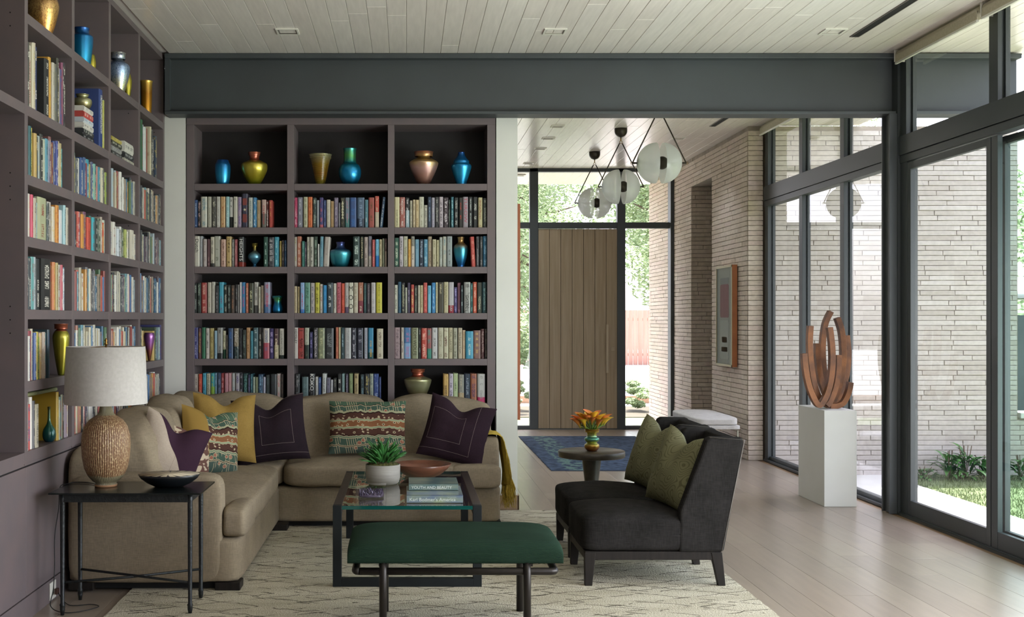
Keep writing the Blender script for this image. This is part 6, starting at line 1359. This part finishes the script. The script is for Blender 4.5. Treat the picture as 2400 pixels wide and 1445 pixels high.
for k in range(26):
    a = k*2.4+r.uniform(-.2, .2); rr = .105*math.sqrt((k+.5)/26); x, y = math.cos(a)*rr, math.sin(a)*rr*.8; z = .078-(rr/.11)**2*.052+r.uniform(-.008, .010)
    o = bpy.data.objects.new('lily_flower', LM[r.choice((0, 0, 1, 1, 2))]); COL.objects.link(o); o.parent = bq; o.location = (x*.86, y*.86, z-.025)
    til = .05+rr/.11*.5; d = math.atan2(y, x); o.rotation_euler = Euler((0, til, d), 'XYZ'); o.scale = (1.15, 1.15, r.uniform(1.3, 1.7))
    stm.tube([(1.268+x*.15, 8.03+y*.15, .64), (1.268+x*.3, 8.03+y*.3, .70), (1.268+x*.84, 8.03+y*.84, .70+z-.02)], [.003, .0032, .0045], 6)
stm.build('stems', M('green_stem', '5a7a24', .5), bq)

# ---------------------------------------------------------------- white hall bench
hb = thing('upholstered_bench', (3.12, 12.28, 0), 'off-white upholstered bench with thin metal legs by the brick wall', 'bench')
WF = M_fabric('off_white_boucle', 'b4b0ac', 'c8c4c0', weave=220); CHR = M('satin_metal', '8c8a80', .3, .9)
MB().soft(2.885, 3.335, 11.71, 12.86, .385, .468, 7, 20, .022, .002, 6).build('seat_cushion', WF, hb)
MB().soft(2.882, 3.338, 11.705, 12.865, .350, .392, 20, 10).build('seat_rail', WF, hb)
for x in (2.91, 3.12, 3.31):
    for y in (11.73, 12.84): MB().box(x-.007, x+.007, y-.007, y+.007, 0.001, .34).build('leg', CHR, hb)
MB().box(2.91, 3.31, 11.723, 11.737, 0.001, .012).box(2.91, 3.31, 12.833, 12.847, 0.001, .012).build('foot_bar', CHR, hb)

# ---------------------------------------------------------------- pictures
ORG = M('orange_wood_frame', 'a8683a', .45, 0, '9a5c32', 6, (1, 1, 1)); SILV = M('silver_leaf_frame', 'b0a888', .3, .7)
pc = thing('framed_picture', (3.45, 12.75, .944), 'framed print with orange-edged frame on the brick wall above the white bench', 'picture')
x0, ya, yb, za, zb_ = 3.448, 12.43, 13.07, .944, 2.03
MB().box(x0, 3.502, ya-.004, ya+.012, za, zb_).box(x0, 3.502, yb-.012, yb, za, zb_).box(x0, 3.502, ya, yb, za, za+.014).box(x0, 3.502, ya, yb, zb_-.014, zb_).build('frame', ORG, pc)
MB().box(x0-.004, x0, ya, ya+.02, za, zb_).box(x0-.004, x0, yb-.02, yb, za, zb_).box(x0-.004, x0, ya, yb, za, za+.022).box(x0-.004, x0, ya, yb, zb_-.022, zb_).build('front_edge', SILV, pc)
MB().box(x0+.006, 3.49, ya+.012, yb-.012, za+.014, zb_-.014).build('print_ground', M('grey_green_print', '8b9388', .5), pc)
def blk(z0, z1, w_, c, nm, r_=.03):
    yc = (ya+yb)/2; pts = []
    for (cy, cz_, a0) in ((yc+w_-r_, z1-r_, 0), (yc-w_+r_, z1-r_, 90), (yc-w_+r_, z0+r_, 180), (yc+w_-r_, z0+r_, 270)):
        for k in range(5): a = R(a0+k*22.5); pts.append((cy+math.cos(a)*r_, cz_+math.sin(a)*r_))
    MB().prism(pts, 'x', x0+.0045, x0+.006).build(nm, M('print_'+nm, c, .5), pc)
blk(1.47, 1.83, .17, '6a2a38', 'red_block'); blk(1.83, 1.90, .17, '6c7876', 'slate_block', .02); blk(1.02, 1.44, .17, '98a096', 'grey_block'); blk(1.20, 1.26, .10, '5c6468', 'slate_bar', .01); blk(1.10, 1.15, .12, '5c6468', 'slate_bar', .01)
MB().add([(x0+.001, ya+.02, za+.02), (x0+.001, yb-.02, za+.02), (x0+.001, yb-.02, zb_-.02), (x0+.001, ya+.02, zb_-.02)], [(0, 1, 2, 3)]).build('picture_glass', GLASS, pc)
p2 = thing('hall_picture', (.87, 9.9, .65), 'orange-brown edge of a tall framed picture on the hall wall behind the pier', 'picture')
MB().box(.847, .905, 9.34, 10.9, .65, 2.37).build('frame', M('rust_frame_edge', '8e4a26', .5), p2, bevel=.002); MB().box(.9, .9055, 9.38, 10.86, .69, 2.33).build('canvas', M('plain_canvas', 'c0b8a8', .7), p2)

# ---------------------------------------------------------------- pedestal and sculpture
pd = tag(MB().box(3.232, 3.484, 9.08, 9.68, 0.0005, .745).build('pedestal', M('white_painted_plinth', 'cfd0cc', .55, 0, 'cacbc6', 3), origin=(3.358, 9.38, 0), bevel=.0025), 'white rectangular pedestal under the rusted steel sculpture by the glass wall', 'pedestal')
sp_ = thing('sculpture', (3.36, 9.38, .746), 'rust-brown sculpture of nested curved steel bars on the white pedestal', 'sculpture')
RUST = M('weathered_steel', '5e4030', .55, .35, '8a5a38', 7, detail=5, bump=.25, bscale=40)
def cp_(cx, cy, Y):
    return at(1840+cx/2.675, 680+cy/2.675, Y)
def bar(pts, wy, th_, label=None):
    P = smooth_path(pts, 5); vs = []; fs = []
    for i, p in enumerate(P):
        d = (P[min(i+1, len(P)-1)]-P[max(i-1, 0)]).normalized(); nrm = Vector((d.z, 0, -d.x)).normalized(); y = Vector((0, 1, 0))
        for a, b in ((-1, -1), (1, -1), (1, 1), (-1, 1)): vs.append(p+nrm*(a*th_/2)+y*(b*wy/2))
    for i in range(len(P)-1):
        for k in range(4): k2 = (k+1) % 4; fs.append((i*4+k, i*4+k2, (i+1)*4+k2, (i+1)*4+k))
    fs.append((3, 2, 1, 0)); n0 = (len(P)-1)*4; fs.append((n0, n0+1, n0+2, n0+3))
    o = MB().add(vs, fs).build('curved_bar', RUST, sp_, bevel=.0015)
Ya = 9.19
bar([cp_(117, 395, Ya), cp_(124, 480, Ya), cp_(142, 580, Ya), cp_(172, 665, Ya), cp_(207, 718, Ya), cp_(240, 690, Ya), cp_(275, 600, Ya), cp_(292, 480, Ya), cp_(292, 360, Ya), cp_(277, 232, Ya)], .055, .041)
bar([cp_(157, 222, 9.30), cp_(152, 330, 9.30), cp_(160, 460, 9.30), cp_(182, 590, 9.30), cp_(220, 690, 9.30), cp_(270, 722, 9.30)], .055, .041)
bar([cp_(200, 332, 9.37), cp_(204, 440, 9.37), cp_(222, 560, 9.37), cp_(262, 670, 9.37), cp_(300, 716, 9.37)], .06, .041)
bar([cp_(285, 132, 9.48), cp_(250, 210, 9.48), cp_(234, 330, 9.48), cp_(238, 470, 9.48), cp_(262, 600, 9.48), cp_(300, 690, 9.48), cp_(335, 700, 9.48)], .055, .041)
bar([cp_(325, 172, 9.44), cp_(352, 260, 9.44), cp_(362, 380, 9.44), cp_(356, 500, 9.44), cp_(330, 620, 9.44), cp_(290, 712, 9.44)], .06, .043)
bar([cp_(384, 282, 9.52), cp_(394, 390, 9.52), cp_(384, 520, 9.52), cp_(352, 640, 9.52), cp_(318, 700, 9.52)], .05, .041)
bar([cp_(332, 405, 9.26), cp_(330, 500, 9.26), cp_(314, 600, 9.26), cp_(282, 690, 9.26), cp_(258, 722, 9.26)], .06, .04)
bar([cp_(408, 575, 9.30), cp_(394, 640, 9.30), cp_(362, 704, 9.30), cp_(318, 724, 9.30), cp_(280, 724, 9.30)], .055, .041)

# ---------------------------------------------------------------- pendants
mk = bpy.data.materials.new('frosted_milk_glass'); mk.use_nodes = True; n = mk.node_tree.nodes; L = mk.node_tree.links; n.clear()
d_ = n.new('ShaderNodeBsdfDiffuse'); d_.inputs[0].default_value = (.82, .85, .83, 1); t_ = n.new('ShaderNodeBsdfTranslucent'); t_.inputs[0].default_value = (.86, .88, .86, 1)
p_ = n.new('ShaderNodeBsdfTransparent'); g_ = n.new('ShaderNodeBsdfGlossy'); g_.inputs['Roughness'].default_value = .25
m1, m2, m3 = (n.new('ShaderNodeMixShader') for _ in range(3)); m1.inputs[0].default_value = .55; m2.inputs[0].default_value = .14; m3.inputs[0].default_value = .05
L.new(d_.outputs[0], m1.inputs[1]); L.new(t_.outputs[0], m1.inputs[2]); L.new(m1.outputs[0], m2.inputs[1]); L.new(p_.outputs[0], m2.inputs[2]); L.new(m2.outputs[0], m3.inputs[1]); L.new(g_.outputs[0], m3.inputs[2])
o_ = n.new('ShaderNodeOutputMaterial'); L.new(m3.outputs[0], o_.inputs[0])
BZ = M('dark_bronze_metal', '3a342c', .38, .7)
def hemi(c, r_, sgn, frm=.0, mat=None, n1=14, n2=36, th=.003):
    vs = []; fs = []
    for i in range(n1+1):
        a = math.pi/2*i/n1; rr = math.sin(a)*r_; x = math.cos(a)*r_*.93
        for j in range(n2): t = 2*math.pi*j/n2; vs.append((c[0]+sgn*(x+frm), c[1]+math.cos(t)*max(rr, .001), c[2]+math.sin(t)*max(rr, .001)))
    for i in range(n1):
        for j in range(n2): j2 = (j+1) % n2; fs.append((i*n2+j, i*n2+j2, (i+1)*n2+j2, (i+1)*n2+j))
    return vs, fs
def pendant(y, label):
    x, z, r_ = 2.235, 2.832, .180
    p = thing('pendant_lamp', (x, y, z), label, 'lamp', 'row of three glass pendants in the hall')
    for s in (-1, 1):
        vs, fs = hemi((x, y, z), r_, s, .030); o = MB().add(vs, fs, 0, True).build('glass_bowl', mk, p)
        MB().lathe([(.002, .0), (.038, .002), (.036, .012), (.012, .016)], (0, 0, 0), 20).build('x', BZ) if False else None
        MB().tube([(x+s*.176, y, z), (x+s*.190, y, z)], .043, 24).tube([(x+s*.183, y, z), (x+s*.238, y, z)], .0085, 10).build('axle', BZ, p)
        MB().tube([(x+s*.238, y, z), (x+s*.014, y, 3.285)], .006, 8).build('hanging_rod', BZ, p)
        MB().tube([(x+s*.245+.010*math.cos(k*.7854), y, z-.001+.010*math.sin(k*.7854)) for k in range(9)], .0022, 6).build('ring', BRS, p)
    me = MB(); me.lathe([(.002, -.058)]+[(.058*math.sin(math.pi*k/12), -.058*math.cos(math.pi*k/12)) for k in range(1, 12)]+[(.002, .058)], (x+.022, y-.01, z), 28).build('bulb_holder', BZ, p)
    MB().tube([(x-.18, y, z), (x+.18, y, z)], .006, 10).build('inner_rod', BZ, p)
    MB().tube([(x+.014*math.cos(k*.7854), y, 3.298+.014*math.sin(k*.7854)) for k in range(9)], .003, 6).tube([(x, y, 3.31), (x, y, 3.35)], .006, 8).build('link', BRS, p)
    MB().lathe([(.004, 3.345)]+[(.066*math.sin(math.pi/2*k/8), 3.413-.066*math.cos(math.pi/2*k/8)) for k in range(1, 9)]+[(.066, 3.4395), (.002, 3.4398)], (x, y, 0), 28).build('canopy', BZ, p)
pendant(10.38, 'large split-globe glass pendant closest to the steel beam')
pendant(12.24, 'middle split-globe glass pendant in the hall')
pendant(13.95, 'split-globe glass pendant closest to the entry door')
